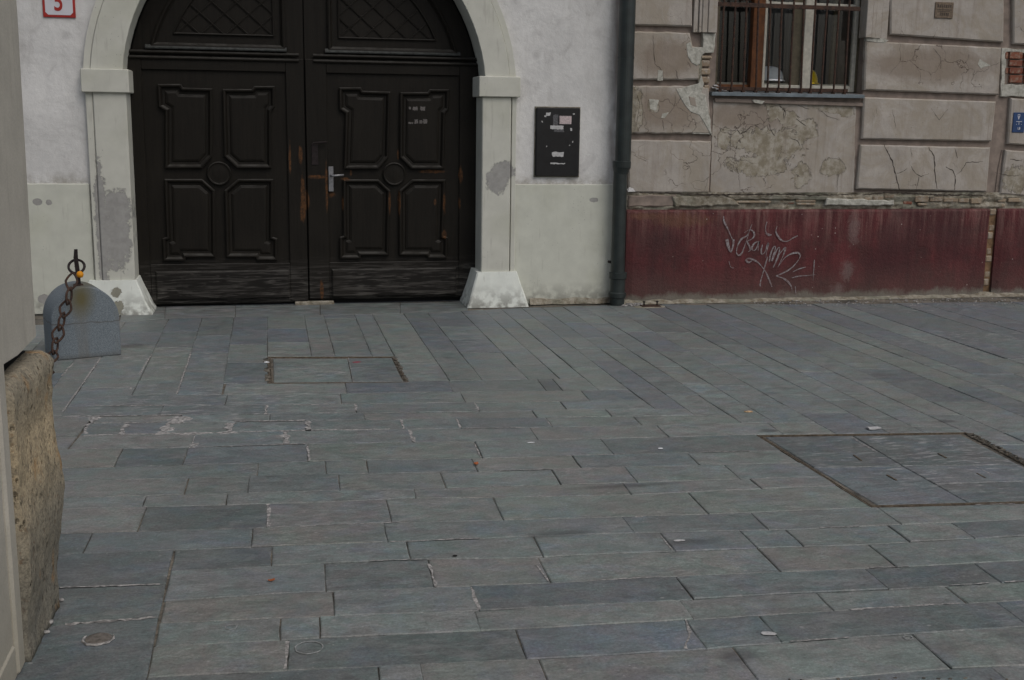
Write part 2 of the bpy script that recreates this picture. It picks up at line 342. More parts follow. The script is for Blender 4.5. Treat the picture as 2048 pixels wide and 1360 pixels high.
M['redbrick'] = m_brick('red_brick', (.19, .070, .048), (.24, .095, .06), (.30, .23, .18))
def m_rubble():
    a = N('old_mortar'); n = a.noise(18, 7, rough=.7); n2 = a.noise(3, 4)
    c = a.mix(a.ramp(n, .38, .62), (.17, .145, .105), (.36, .335, .28)); c = a.mix(a.ramp(n2, .5, .62, 0, .6), c, (.18, .19, .15)); a.bump(n, 1.0, .012); return a.done(c, .95, .1)
M['rubble'] = m_rubble()
def m_patch():
    a = N('bare_render'); n = a.noise(22, 7, rough=.7); c = a.mix(a.ramp(n, .36, .62), (.30, .295, .255), (.54, .53, .475)); a.bump(n, 1.0, .008); return a.done(c, .95, .1)
M['patch'] = m_patch()
M['crack'] = simple('crack_shadow', (.05, .04, .033), .95, .3, 40, 0)
M['pipe'] = simple('dark_green_grey_pipe_paint', (.022, .029, .028), .38, .35, 9, .15, spec=.5)
M['black'] = simple('black_enamel', (.008, .008, .009), .30, .4, 18, .15, spec=.5)
M['paper'] = simple('torn_paper', (.46, .46, .46), .8, .2, 60)
M['paperr'] = simple('worn_sticker', (.50, .42, .42), .8, .3, 90)
def m_rust():
    a = N('rusty_iron'); n = a.noise(40, 6, rough=.7); c = a.mix(a.ramp(n, .40, .62), (.035, .024, .020), (.092, .050, .034)); a.bump(n, .6, .002); return a.done(c, .78, .3, .15)
M['rust'] = m_rust()
M['frame'] = m_frame = simple('dirty_brown_steel', (.115, .092, .068), .85, .5, 40, .6)
M['iron'] = simple('dark_iron', (.028, .022, .022), .55, .4, 60, .5, .5)
M['steel'] = simple('brushed_steel', (.27, .27, .28), .45, .2, 60, .1, .7)
M['zinc'] = simple('weathered_zinc', (.16, .19, .21), .5, .3, 15, .2, .3)
M['redpaint'] = simple('red_enamel', (.36, .025, .018), .35, .15, 30, 0, spec=.5)
M['whitepaint'] = simple('white_enamel', (.62, .62, .66), .30, .06, 8, 0, spec=.5)
M['blue'] = simple('blue_enamel', (.018, .052, .15), .35, .2, 20, 0, spec=.5)
M['winwhite'] = simple('old_white_window_paint', (.52, .50, .43), .6, .15, 30, .2)
M['winbrown'] = simple('orange_brown_varnish', (.125, .045, .014), .45, .4, 18, .2)
M['winolive'] = simple('olive_brown_paint', (.105, .09, .06), .6, .25, 25, .2)
M['yellow'] = simple('yellow_plastic', (.85, .60, .02), .35, .05, 10, 0, spec=.5)
M['whiteplastic'] = simple('white_plastic', (.80, .82, .85), .35, .04, 10, 0, spec=.5)
M['orange'] = simple('orange_yellow_plastic', (.75, .30, .012), .5, .1, 10, 0)
M['plaque'] = simple('weathered_brass', (.17, .13, .095), .6, .35, 60, .5, .3)
M['spray'] = None
def m_spray():
    a = N('silver_spray_paint'); n = a.noise(70, 5, rough=.7); c = a.mix(a.ramp(n, .40, .62), (.16, .10, .10), (.31, .30, .31)); return a.done(c, .6, .3)
M['spray'] = m_spray()
M['leaf'] = simple('dry_leaf', (.36, .11, .04), .8, .3, 60)
M['butt'] = simple('filter_paper', (.50, .34, .2), .8, .3, 60)
def m_curtain():
    a = N('grey_net_curtain'); n = a.noise(1.0, 5, None, .6, .3, (40, 10, 1)); c = a.mix(a.ramp(n, .35, .65), (.075, .075, .078), (.16, .158, .155)); return a.done(c, .9, .1)
M['curtain'] = m_curtain()
M['room'] = simple('dark_room', (.045, .045, .038), .9, .3, 3, 0)
def m_glass():
    a = N('window_glass'); t = a.n('ShaderNodeBsdfTransparent'); t.inputs[0].default_value = (.95, .97, .96, 1); g = a.n('ShaderNodeBsdfGlossy'); g.inputs['Roughness'].default_value = .03
    fr = a.n('ShaderNodeFresnel'); fr.inputs[0].default_value = 1.5; mx = a.n('ShaderNodeMixShader')
    a.l(fr.outputs[0], mx.inputs[0]); a.l(t.outputs[0], mx.inputs[1]); a.l(g.outputs[0], mx.inputs[2]); a.l(mx.outputs[0], a.out.inputs[0]); return a.m
M['glass'] = m_glass()
def m_granite():
    a = N('grey_granite'); f1 = a.noise(220, 3); f2 = a.voro(150); st = a.noise(1.0, 5, None, .6, .3, (7, 7, 2)); z = a.sep()[2]
    c = a.mix(a.ramp(f1, .4, .6), (.12, .145, .165), (.215, .25, .275)); c = a.mix(a.ramp(f2, .2, .1, 0, .4), c, (.1, .1, .11))
    c = a.mix(a.ramp(st, .5, .7, 0, .45), c, (.16, .145, .12)); c = a.mix(a.math('MULTIPLY', a.blob(-1.23, .40, .10, .16), 1.2, clamp=True), c, (.13, .115, .06))
    ln = a.ramp(a.math('ABSOLUTE', a.math('SUBTRACT', a.math('MULTIPLY_ADD', a.noise(8, 4), .05, z), .262)), .006, .002); c = a.mix(a.math('MULTIPLY', ln, .6), c, (.09, .075, .065))
    c = a.mix(a.ramp(z, .04, .0, 0, .6), c, (.09, .085, .075))
    a.bump(f1, .4, .002); return a.done(c, .8, .3)
M['granite'] = m_granite()
def m_sand():
    a = N('pitted_sandstone'); v = a.voro(42); n = a.noise(11, 7, rough=.7); f = a.noise(90, 5); z = a.sep()[2]
    c = a.mix(a.ramp(n, .35, .65), (.245, .22, .17), (.37, .325, .24)); 
    pit = a.math('MULTIPLY', a.ramp(a.voro(46, stretch=(1, 1, .6)), .34, .12), a.ramp(a.noise(9, 5, rough=.7), .44, .62)); c = a.mix(a.math('MULTIPLY', pit, .55), c, (.14, .12, .085))
    c = a.mix(a.ramp(a.noise(55, 3), .60, .68, 0, .7), c, (.13, .065, .03)); c = a.mix(a.ramp(a.blob(0, .58, 50, .22), 0, .8, 0, .55), c, (.60, .47, .29))  # paler warm band at mid height paints a highlight on the stone
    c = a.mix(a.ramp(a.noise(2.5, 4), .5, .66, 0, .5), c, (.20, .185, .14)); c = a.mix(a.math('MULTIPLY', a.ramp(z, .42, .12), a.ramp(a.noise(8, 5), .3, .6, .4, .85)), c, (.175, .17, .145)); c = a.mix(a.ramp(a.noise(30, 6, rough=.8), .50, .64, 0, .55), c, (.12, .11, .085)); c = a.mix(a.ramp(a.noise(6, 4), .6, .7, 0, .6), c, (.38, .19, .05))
    spk = a.noise(130, 3, rough=.7); c = a.var(c, spk, .72, 1.25); c = a.mix(a.ramp(a.noise(75, 3), .58, .64, 0, .5), c, (.10, .09, .075))
    a.bump(f, .8, .004); a.bump(spk, .6, .003); a.bump(a.math('SUBTRACT', 1.0, pit), 1.0, .010); a.bump(n, .6, .01)
    return a.done(c, .95, .1)
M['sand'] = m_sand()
def m_fore():
    a = N('beige_foreground_plaster'); n = a.noise(6, 6, rough=.65); f = a.noise(140, 4); st = a.noise(1.0, 5, None, .6, .5, (22, 22, 1.3))
    c = a.var((.47, .445, .385), n, .9, 1.08); c = a.mix(a.ramp(st, .55, .72, 0, .3), c, (.28, .25, .20)); c = a.var(c, f, .92, 1.08)
    z = a.sep()[2]; c = a.mix(a.ramp(z, .5, .0, 0, .5), c, (.25, .225, .16)); a.bump(f, .3, .002); a.bump(n, .5, .006); return a.done(c, .85, .2)
M['fore'] = m_fore()

# ------------------------------------------------------------------ ground + pavement
MB().add([(-60, -60, -.03), (60, -60, -.03), (60, 60, -.03), (-60, 60, -.03)], [(0, 1, 2, 3)]).build('ground', M['ground'], kind='structure')
pave = MB().add([(-4, 1.2, -.0062), (12, 1.2, -.0062), (12, 10.02, -.0062), (-4, 10.02, -.0062)], [(0, 1, 2, 3)]).build('pavement', M['bed'], org=(0, 5, -.009), kind='structure')

def PL(pts):
    def f(x):
        k = 0
        while k < len(pts)-2 and x > pts[k+1][0]: k += 1
        (a, b), (c, d) = pts[k], pts[k+1]; return b+(d-b)*(x-a)/(c-a)
    return f
A = PL([(452,768),(600,765.6),(890,762),(1050,759),(1120,757)])
B = PL([(240,791),(455,789),(600,788),(903,784),(1100,781.5),(1190,780),(1317,776.6)])
a_ = PL([(-200,815),(200,812),(600,809.6),(930,805),(1120,803),(1276,800.5)])
b_ = PL([(-200,836),(125,833),(600,827),(960,823),(1100,819),(1300,818)])
c_ = PL([(-200,851),(180,847),(540,842),(727,839),(915,837),(1080,835),(1266,832),(1380,830),(1466,830)])
d_ = PL([(-200,877),(130,871),(400,867),(600,861),(1056,855),(1312,850),(1520,845),(1604,845)])
e_ = PL([(-200,904),(130,898),(350,896),(600,888),(829,884),(1100,879),(1339,874),(1515,869),(1940,864)])
f_ = PL([(-200,945),(130,936),(250,933),(600,922),(966,916),(1302,907),(1556,901)])
g_ = PL([(-200,968),(150,961),(600,949),(949,943),(1246,934),(1605,925)])
h_ = PL([(-200,1005),(150,995),(600,983),(1100,970),(1278,964.6),(1640,953)])
i_ = PL([(-200,1028),(120,1018),(600,1006),(834,996),(983,995),(1288,988.5),(1380,984),(1680,971)])
j_ = PL([(-200,1083),(110,1068),(600,1053),(783,1045),(1100,1037.5),(1422,1028),(1726,1015),(2048,1007),(2500,996)])
k_ = PL([(-200,1120),(110,1109.6),(345,1100),(600,1090),(815,1082.7),(1100,1071),(1266,1065.6),(1600,1058),(1775,1050),(2048,1039),(2500,1020)])
l_ = PL([(345,1141),(600,1128),(822,1119),(1052,1115),(1205,1107),(1500,1096),(1731,1088),(1953,1076.6),(2048,1071),(2500,1050)])
m_ = PL([(332,1201),(600,1184),(815,1176.7),(1100,1166),(1354,1152),(1600,1142.5),(1807,1132.8),(2048,1120),(2500,1098)])
n_ = PL([(325,1246),(600,1234),(949,1222),(1100,1213),(1359,1200),(1548,1188),(1775,1178),(2048,1162),(2500,1135)])
o_ = PL([(307,1293),(600,1278),(961,1261),(1100,1254),(1386,1238),(1668,1221),(1934,1206),(2048,1200),(2500,1170)])
p_ = PL([(295,1355),(570,1341),(756,1331.7),(1047,1318),(1364,1300),(1567,1284),(1824,1267),(2048,1253),(2500,1222)])
q_ = PL([(270,1425),(600,1408),(1100,1385),(1621,1360),(1895,1337),(2048,1330),(2500,1300)])
r_ = PL([(200,1520),(1100,1470),(2048,1410),(2500,1380)])
s_ = PL([(200,1640),(1100,1580),(2048,1500),(2500,1470)])
TONE = {'d': (.143, .165, .165), 'D': (.119, .139, .141), 'm': (.174, .197, .192), 'l': (.192, .213, .203), 'b': (.145, .165, .176), 'w': (.190, .199, .190), 'g': (.180, .205, .195)}
slabs = []          # (polygon of pixels, tone)
def under(xt, top, bot, vx=600, vy=190):
    """the joint that starts at (xt, top) runs away from the vanishing point to the lower line"""
    y = top(xt); x = xt
    for _ in range(6):
        yb = bot(x); x = xt+(xt-vx)/(y-vy)*(yb-y)
    return x
def quad(top, bot, x0, x1, xb0, xb1, tone):
    n = 6 if abs(x1-x0) > 90 else 3
    t = [(x0+(x1-x0)*i/n, top(x0+(x1-x0)*i/n)) for i in range(n+1)]; b = [(xb0+(xb1-xb0)*i/n, bot(xb0+(xb1-xb0)*i/n)) for i in range(n+1)]
    mid = lambda p, q: ((p[0]+q[0])/2, (p[1]+q[1])/2)
    slabs.append((t+[mid(t[-1], b[-1])]+b[::-1]+[mid(b[0], t[0])], tone))
def course(top, bot, xs, tones, start=None, end=None):
    bx = [under(x, top, bot) for x in xs]
    if start: xs[0], bx[0] = start
    if end: xs[-1], bx[-1] = end
    for i in range(len(xs)-1): quad(top, bot, xs[i], xs[i+1], bx[i], bx[i+1], tones[i % len(tones)])
def Lu(u, y): return 535+u*(y-230)
U = dict(L0=-.788, L1=-.685, L2=-.484, L3=-.322, L4=-.165, L5=0.0, L6=.183, L7=.281, L8=.4345, L9=.526, L10=.686, L11=.81, L12=.987, L13=1.109, L14=1.205, L15=1.318, L16=1.425, L17=1.54, L18=1.647, L19=1.785, L20=1.956, L21=2.07)
def LE(u, top, bot):
    x = Lu(u, 800)
    for _ in range(8): x = Lu(u, top(x))
    z = x
    for _ in range(8): z = Lu(u, bot(z))
    return x, z
HL = lambda y: 1512+(y-870)*1.606
def HE(top, bot):
    x = 1600
    for _ in range(8): x = HL(top(x))
    z = x
    for _ in range(8): z = HL(bot(z))
    return x, z
JX = lambda y: 350-(y-1105)*58/255
def JE(top, bot): 
    return JX(top(340)), JX(bot(330))
LLx = lambda y: 188-(y-833)*.78
course(A, B, [452,690,895,1074,1105,1168], 'lbdDl', end=LE(U['L14'], A, B))
course(B, a_, [245,455,681,920,1161,1256], 'dmglb', end=LE(U['L15'], B, a_))
course(a_, b_, [135,327,533,710,949,1120,1283], 'ddmmgm', end=LE(U['L15'], a_, b_))
quad(b_, d_, -250, 186, -350, 155, 'w'); quad(d_, e_, -250, 156, -350, 133, 'w')
course(b_, c_, [189,363,540,727,1064,1210,1330], 'wmdwgg', start=(190, 179), end=LE(U['L16'], b_, c_))
course(c_, d_, [178,252,334,461,615,802,914,1090,1266,1437], 'dbmmmgbgl', start=(180, 160), end=LE(U['L17'], c_, d_))
course(d_, e_, [165,391,568,817,1059,1312,1534,1604], 'wmmgwll', start=(160, 137), end=LE(U['L19'], d_, e_))
course(e_, f_, [-300,246,376,615,949,1200,1520], 'wDbggd', end=HE(e_, f_))
course(f_, g_, [-300,100,517,651,732,943,1144,1373,1520], 'dmmgdwdg', end=HE(f_, g_))
course(g_, h_, [-300,378,500,676,880,1102,1249,1448,1600], 'wmdlgwgm', end=HE(g_, h_))
course(h_, i_, [-300,100,293,456,827,1244,1500,1600], 'dlllwlw', end=HE(h_, i_))
course(i_, j_, [-300,80,293,537,773,986,1376,1600], 'mwDwlgg', end=HE(i_, j_))
course(j_, k_, [-300,30,185,506,768,1244,1500,1755,2160,2500], 'dDdwmdmmd')
course(k_, l_, [352,544,812,1066,1320,1480,1571,1775,1902,2260,2600], 'DmggmmglDd', start=(350, 341))
course(l_, m_, [341,649,856,1076,1515,1736,2180,2600], 'mdwlwgm', start=(342, 328))
course(m_, n_, [328,666,942,1351,1729,1948,2300,2700], 'wmDdDdd', start=(329, 318))
course(n_, o_, [318,561,639,949,1359,1631,1890,2300,2700], 'mmllglgd', start=(319, 308))
course(o_, p_, [307,576,1030,1371,1517,1990,2400,2750], 'wDbddbd', start=(308, 294))
course(p_, q_, [294,756,839,1076,1464,1824,2250,2750], 'Dmwwllm', start=(294, 278))
course(q_, r_, [278,620,1050,1500,1980,2400,2850], 'mlmdml', start=(278, 255))
course(r_, s_, [255,640,1150,1700,2200,2900], 'dmlmd', start=(255, 228))
K1 = PL([(110,1176),(335,1168)]); K2 = PL([(115,1251),(320,1234)]); K3 = PL([(60,1364),(292,1361)]); K4 = PL([(0,1500),(262,1492)])
quad(k_, K1, -200, 347, -260, 334, 'D'); quad(K1, K2, -260, 333, -330, 318, 'D'); quad(K2, K3, -330, 317, -400, 291, 'D'); quad(K3, K4, -400, 290, -500, 260, 'd')

# fan of columns running up to the buildings
T = PL([(-400,660),(200,647),(330,637),(530,633),(750,628),(900,624),(1000,617),(1250,609.5),(1500,608.5),(2048,604),(2600,596)])
ct = lambda y: (lambda x: y)
CJ = {'L1': [665,690,776], 'L2': [664,694,760], 'L3': [672,705,744], 'L4': [689,725], 'L5': [657,684], 'L6': [675], 'L7': [636,684], 'L8': [672], 'L9': [648,689,727], 'L10': [637,672,700,728],
      'L11': [635,653,678,705,735], 'L12': [629,655,671,698,728], 'L13': [656,698,726], 'L14': [638,660,695,735], 'L15': [650,675,698,721,775], 'L16': [645,674,697,739,790], 'L17': [632,645,696,733,768,805], 'L18': [629,663.5,703.5,771,810], 'L19': [640,665,697,728,790,826], 'L20': [642,690,735,800,840]}
us = [-1.35, -1.17, -1.0, -.89] + [U['L%d' % i] for i in range(22)] + [2.2]
u = 2.2
rr = random.Random(3)
WID = [.12, .20, .13, .10, .17, .16, .12, .20, .14, .17, .21, .15, .18, .13, .2, .17, .15, .22]
for wd in WID: u += wd*.95; us.append(u)
names = [None]*4+['L%d' % i for i in range(22)]
def colbot(i, uc):
    if i is None: return ct(833)
    return {0: ct(833), 1: a_, 2: ct(790.5), 3: ct(789), 4: ct(766.5), 5: ct(713), 6: ct(713), 7: ct(713), 8: ct(713)}.get(i, A if i <= 13 else B if i == 14 else b_ if i == 15 else c_ if i == 16 else d_ if i <= 18 else e_)
tpool = 'mmdbgmlmdgmbml'
for k in range(len(us)-1):
    u0, u1 = us[k], us[k+1]; idx = k-4 if 4 <= k < 26 else None
    if k < 4: bot = ct(833)
    elif k < 26: bot = colbot(idx, None)
    else: bot = j_
    if u0 >= 2.15: bot = j_
    x0t, _ = LE(u0, T, bot); x1t, _ = LE(u1, T, bot)
    ymax = bot(Lu((u0+u1)/2, 800)) if bot is not j_ else 1004
    cj = CJ.get('L%s' % idx) if idx is not None else None
    if not cj:
        cj = []; yy = G(Lu(u0, 640), 640).y - rr.uniform(0, .6)
        while yy > 3.9:
            yy -= rr.uniform(.40, .95); px = 230+ (620-230)*9.75/yy; cj.append(px)
    cj = sorted(q for q in cj if T((x0t+x1t)/2)+3 < q < ymax-4)
    edges = [T]+[ct(q) for q in cj]+[bot]
    for e in range(len(edges)-1):
        tp, bt = edges[e], edges[e+1]
        xa, za = LE(u0, tp, bt); xb, zb = LE(u1, tp, bt)
        yc = (tp(xa)+bt(za))/2
        tn = rr.choice(tpool if yc > 690 else 'mbbdbgmdb')
        if idx == 0: tn = 'w'
        if idx == 9 and e in (1, 2, 3): tn = 'l'
        if idx == 10 and e in (1, 2): tn = 'b'
        if idx == 6 and e == 1: tn = 'w'
        quad(tp, bt, xa, xb, za, zb, tn)
# threshold strip in front of and under the gate
TB = PL([(230,621),(300,611),(900,604),(930,600)])
for x0, x1, tn in ((238, 330, 'm'), (330, 470, 'w'), (470, 640, 'm'), (640, 800, 'm'), (800, 936, 'g')): quad(TB, T, x0+ (6 if x0 < 300 else 0), x1-0, x0, x1, tn)
TB2 = PL([(936,612),(1060,607),(1215,602)])

def build_slab(poly, tone, idx):
    pts = [G(x, y) for x, y in poly]; rnd = random.Random(idx*17+1)
    cx = sum(p.x for p in pts)/len(pts); cy = sum(p.y for p in pts)/len(pts)
    p2 = [(p.x-cx, p.y-cy) for p in pts]
    g = rnd.uniform(.0005, .0030)*(.55 if cy > 5.3 else 1); o1 = inset(p2, g)
    o1 = [(x+rnd.uniform(-.0022, .0022), y+rnd.uniform(-.0026, .0026)) for x, y in o1]; o2 = inset(o1, .0035); o3 = inset(o2, .016)
    dz = rnd.uniform(-.0022, .0022); tx = rnd.uniform(-.003, .003); ty = rnd.uniform(-.003, .003)
    zf = lambda x, y: dz + tx*x + ty*y
    vs = [(x, y, -.028) for x, y in o1]+[(x, y, zf(x, y)-.003) for x, y in o1]+[(x, y, zf(x, y)) for x, y in o2]+[(x, y, zf(x, y)+.0002) for x, y in o3]
    n = len(o1); fs = []
    for r0 in (0, 1, 2):
        for i in range(n): fs.append((r0*n+i, r0*n+(i+1) % n, (r0+1)*n+(i+1) % n, (r0+1)*n+i))
    fs.append(tuple(3*n+i for i in range(n)))
    return vs, fs, Vector((cx, cy, 0))
def edge_attr(o, n):
    me = o.data; k = len(me.vertices)
    if k % (4*n) and k != 4*n: return
    a = me.attributes.new('edge', 'FLOAT', 'POINT'); a.data.foreach_set('value', [1.0 if i % (4*n) < 3*n else 0.0 for i in range(k)])
outm = MB(); cnt = 0
for i, (poly, tone) in enumerate(slabs):
    xs = [p[0] for p in poly]; ys = [p[1] for p in poly]
    inside = max(xs) > 60 and min(xs) < 2048 and min(ys) < 1360
    vs, fs, cc = build_slab(poly, tone, i)
    if area([(v[0], v[1]) for v in vs[:len(poly)]]) > 0: pass
    t = TONE[tone]; rnd = random.Random(i); k = rnd.uniform(.94, 1.06)
    if inside and cnt < 298:
        o = MB().add([Vector(v)+cc for v in vs], fs).build('slab', M['slate'], pave, org=cc); edge_attr(o, len(poly))
        o.color = (t[0]*k*rnd.uniform(.98, 1.02), t[1]*k, t[2]*k*rnd.uniform(.97, 1.03), 1); cnt += 1
    else: outm.add([Vector(v)+cc for v in vs], fs)
o = outm.build('slab', M['slate'], pave, org=(0, 3, 0), kind='stuff'); o.color = (.1, .108, .11, 1)
print('slabs', cnt, len(slabs))

# white mortar squeezed into some joints of the middle courses, joined: nobody could count the smears
def ribbon(mb, pts, w0, z=.0015, seed=0):
    rnd = random.Random(seed); P = []
    for i in range(len(pts)-1):
        a, b = Vector(pts[i]), Vector(pts[i+1]); k = max(2, int((b-a).length/.03))
        P += [a.lerp(b, j/k) for j in range(k)]
    P.append(Vector(pts[-1])); L, Rr = [], []
    for i, p in enumerate(P):
        t = (P[min(i+1, len(P)-1)]-P[max(i-1, 0)]).normalized(); n = Vector((-t.y, t.x)); ww = w0*rnd.uniform(.35, 1.5)
        c = p+n*rnd.uniform(-.3, .3)*w0; L.append((c+n*ww/2)); Rr.append((c-n*ww/2))
    vs = [(q.x, q.y, z) for q in L]+[(q.x, q.y, z) for q in Rr]; n = len(P)
    mb.add(vs, [(i, i+1, n+i+1, n+i) for i in range(n-1)])
mm = MB()
def mort(pl, x0, x1, w=.012, seed=0):
    ribbon(mm, [G(x, pl(x)).xy for x in range(int(x0), int(x1)+1, 20)], w, seed=seed)
for k, (pl, x0, x1, wd) in enumerate([(a_, 190, 330, .012), (b_, 125, 380, .016), (c_, 185, 330, .016), (c_, 470, 620, .016), (d_, 168, 420, .018), (d_, 370, 470, .03), (d_, 460, 780, .018), (d_, 930, 1056, .01), (e_, 430, 620, .012), (a_, 560, 700, .01),
        (b_, 620, 690, .012), (g_, 1000, 1180, .006), (j_, 600, 800, .007), (k_, 780, 960, .008), (l_, 740, 860, .006), (o_, 1700, 1920, .008), (n_, 1900, 1990, .006), (n_, 2010, 2080, .007), (m_, 1180, 1320, .007), (m_, 1740, 1830, .006), (k_, 1640, 1720, .006), (f_, 1110, 1260, .006), (f_, 1380, 1500, .006), (h_, 980, 1060, .005), (K1, 120, 330, .012), (K2, 130, 315, .018), (p_, 1580, 1700, .006), (j_, 1950, 2048, .005)]): mort(pl, x0, x1, wd, k)
for k, (x, y, x2, y2, wd) in enumerate([(192, 832, 166, 868, .035), (252, 848, 240, 869, .03), (335, 848, 322, 868, .045), (362, 833, 352, 848, .05), (461, 846, 456, 866, .04), (388, 872, 385, 896, .035), (568, 864, 573, 888, .03), (615, 842, 617, 862, .025), (533, 811, 531, 829, .02), (710, 808, 716, 823, .022),
        (803, 840, 808, 858, .012), (914, 838, 922, 856, .014), (817, 860, 829, 884, .018), (615, 892, 619, 922, .01), (949, 807, 958, 821, .015), (537, 1008, 537, 1054, .012), (201, 717, 125, 823, .012), (240, 812, 303, 709, .010), (382, 705, 354, 787, .010), (1090, 838, 1102, 852, .01), (858, 1128, 872, 1174, .010), (942, 1175, 958, 1220, .010),
        (1072, 1130, 1098, 1164, .007), (1372, 1238, 1380, 1262, .009), (1380, 1262, 1370, 1298, .009), (576, 1283, 570, 1338, .009), (1703, 875, 1750, 903, .007), (1945, 930, 1985, 950, .006), (950, 888, 962, 915, .007), (1320, 1072, 1345, 1100, .005), (697, 716, 707, 764, .006), (148, 725, 124, 752, .010)]):
    ribbon(mm, [G(x, y).xy, G(x2, y2).xy], wd, seed=100+k)
mm.build('mortar', M['mortar'], pave, org=(0, 6, 0), kind='stuff')
# irregular white mortar lumps at the split slabs
gm = MB()
def splat(mb, x, y, rx, ry, z=.003, seed=0, n=11):
    rnd = random.Random(seed); c = G(x, y); ring = []
    for k in range(n):
        t = 2*math.pi*k/n; s = rnd.uniform(.55, 1.25); ring.append(Vector((c.x+rx*s*math.cos(t), c.y+ry*s*math.sin(t), z)))
    mb.loops([[Vector((p.x, p.y, z-.004)) for p in ring], [c.lerp(p, .75)+Vector((0, 0, .001)) if False else Vector((c.x+(p.x-c.x)*.8, c.y+(p.y-c.y)*.8, z+.0015)) for p in ring]])
for k, (x, y, rx, ry) in enumerate([(357, 838, .07, .05), (350, 845, .05, .03), (385, 868, .10, .025), (456, 866, .06, .03), (568, 872, .05, .03), (334, 858, .04, .04), (325, 868, .07, .02), (243, 867, .03, .03), (388, 890, .03, .04), (190, 836, .04, .02), (1278, 1034, .02, .006)]): splat(gm, x, y, rx, ry, .002, k)
gm.build('mortar', M['mortar'], pave, org=(-.5, 6, 0), kind='stuff')

# ------------------------------------------------------------------ two slab-filled access covers
def strip(mb, pts, w, z0, z1):
    for i in range(len(pts)-1):
        a, b = Vector(pts[i]), Vector(pts[i+1]); t = (b-a).normalized(); n = Vector((-t.y, t.x))*w/2
        q = [a-t*w/2+n, b+t*w/2+n, b+t*w/2-n, a-t*w/2-n]
        mb.loops([[(p.x, p.y, z0) for p in q], [(p.x, p.y, z1) for p in q]], True, True)
def cover(corners, quads, tones, slots, lab, wd, seed, fmat=None):
    P = [G(x, y).xy for x, y in corners]; c = sum((Vector(p) for p in P), Vector((0, 0)))/4
    t = thing('access_cover', (c.x, c.y, 0), lab, 'access cover')
    fr = MB(); Q = [tuple(p) for p in P]
    for e in range(4): strip(fr, [Q[e], Q[(e+1) % 4]], wd, -.02, .0008+.0004*e)
    fr.build('frame', M['frame'], t)
    q2 = inset(Q, wd*1.25); fr2 = MB()
    for e in range(4): strip(fr2, [q2[e], q2[(e+1) % 4]], wd*.45, -.02, .0012+.0004*e)
    fr2.build('lid_edge', M['frame'], t)
    for i, (qd, tn) in enumerate(zip(quads, tones)):
        n = 3; pl = []
        for e in range(4):
            (xa, ya), (xb, yb) = qd[e], qd[(e+1) % 4]
            for j in range(n): pl.append((xa+(xb-xa)*j/n, ya+(yb-ya)*j/n))
        vs, fs, cc = build_slab(pl, tn, 900+seed+i)
        o = MB().add([Vector(v)*1.0+cc for v in vs], fs).build('slab_inlay', M['slate'], t, org=cc); edge_attr(o, len(pl)); k = TONE[tn]; o.color = (*k, 1)
    for a, b in slots:
        s = MB(); strip(s, [G(*a).xy, G(*b).xy], .008, -.01, .0032); s.build('lifting_slot', M['frame'], t)
    return t
cover([(1515,871),(1931,865),(2190,1001),(1741,1013)],
      [[(1529,873),(1706,871),(1806,932),(1629,934)], [(1706,871),(1914,868),(2000,913),(2035,929),(1806,932)][:4] if False else [(1706,871),(1922,868),(2038,929),(1806,932)], [(1629,934),(1806,932),(1873,968),(1937,1006),(1755,1010)][0:1]+[(1806,932),(1938,1005),(1755,1009)], [(1806,932),(2038,929),(2098,961),(1872,968)], [(1872,968),(2098,961),(2172,1000),(1938,1005)]],
      'DDbbD', [((1708,911),(1722,921)), ((1877,908),(1892,916)), ((1775,951),(1792,960)), ((1955,948),(1970,956))], 'large square slab-filled access cover with rusty frame at the right of the pavement', .007, 0)
cover([(537,714),(788,713.5),(815,765),(540,767)], [[(546,717),(696,717),(705,763.5),(548,765)], [(696,717),(783,716),(806,762.5),(705,763.5)]], 'gd', [],
      'small slab-filled access cover with dirt-packed edges in front of the gate', .009, 40)
dirt = MB()
for k in range(60):
    tt = random.random(); sidep = random.random() < .5
    x, y = (788+27*tt, 714+51*tt) if sidep else (532+3*tt, 716+48*tt)
    splat(dirt, x+random.uniform(-3, 3), y, random.uniform(.008, .02), random.uniform(.006, .02), .0035, k, 6)
for k in range(120):
    tt = random.random(); x, y = (1937+150*tt, 868+77*tt); splat(dirt, x+random.uniform(-4, 7), y, random.uniform(.006, .02), random.uniform(.005, .015), .0035, k, 6)
for k in range(110):
    x = random.uniform(1000, 1640); yy = q_(x); splat(dirt, x+random.uniform(0, 420), q_(x)+random.uniform(-3, 4), random.uniform(.003, .009), random.uniform(.003, .008), .002, k, 5)
dirt.build('dirt_crumbs', M['bed'], kind='stuff', tag=('brown dirt crumbs packed in the joints of the access covers', None))

# ------------------------------------------------------------------ white building with the gate
YF, YJ, YD = 9.72, 9.66, 9.95
wb = thing('white_building', (.35, YF, 0), 'pale grey plastered building with cream plinth and a wide arched gateway', 'building')
AX, AZ, AR = .342, 1.80, 1.449
aR = 1.79; aL = -1.077
def arc(r, n=28, cx=AX, cz=AZ, a0=math.pi, a1=0): return [(cx+r*math.cos(a0+(a1-a0)*i/n), cz+r*math.sin(a0+(a1-a0)*i/n)) for i in range(n+1)]
OR = 1.765-.0
oL, oR = WX(165, 160, YJ)[0], WX(1034, 170, YJ)[0]
OCX, OR = (oL+oR)/2, (oR-oL)/2
poly = [(-6, .0), (oL+.05, 0)]+arc(OR-.05, 28, OCX)+[(oR-.05, 0), (2.985, 0), (2.985, 6.2), (-6, 6.2)]
MB().prism(poly, YF, YF+.5).build('wall', M['stucco'], wb)
pz = 1.045
for x0, x1 in ((-6, oL), (oR, 2.985)): MB().box(x0, x1, YF-.018, YF+.02, 0, pz, .006).build('plinth', M['cream'], wb)
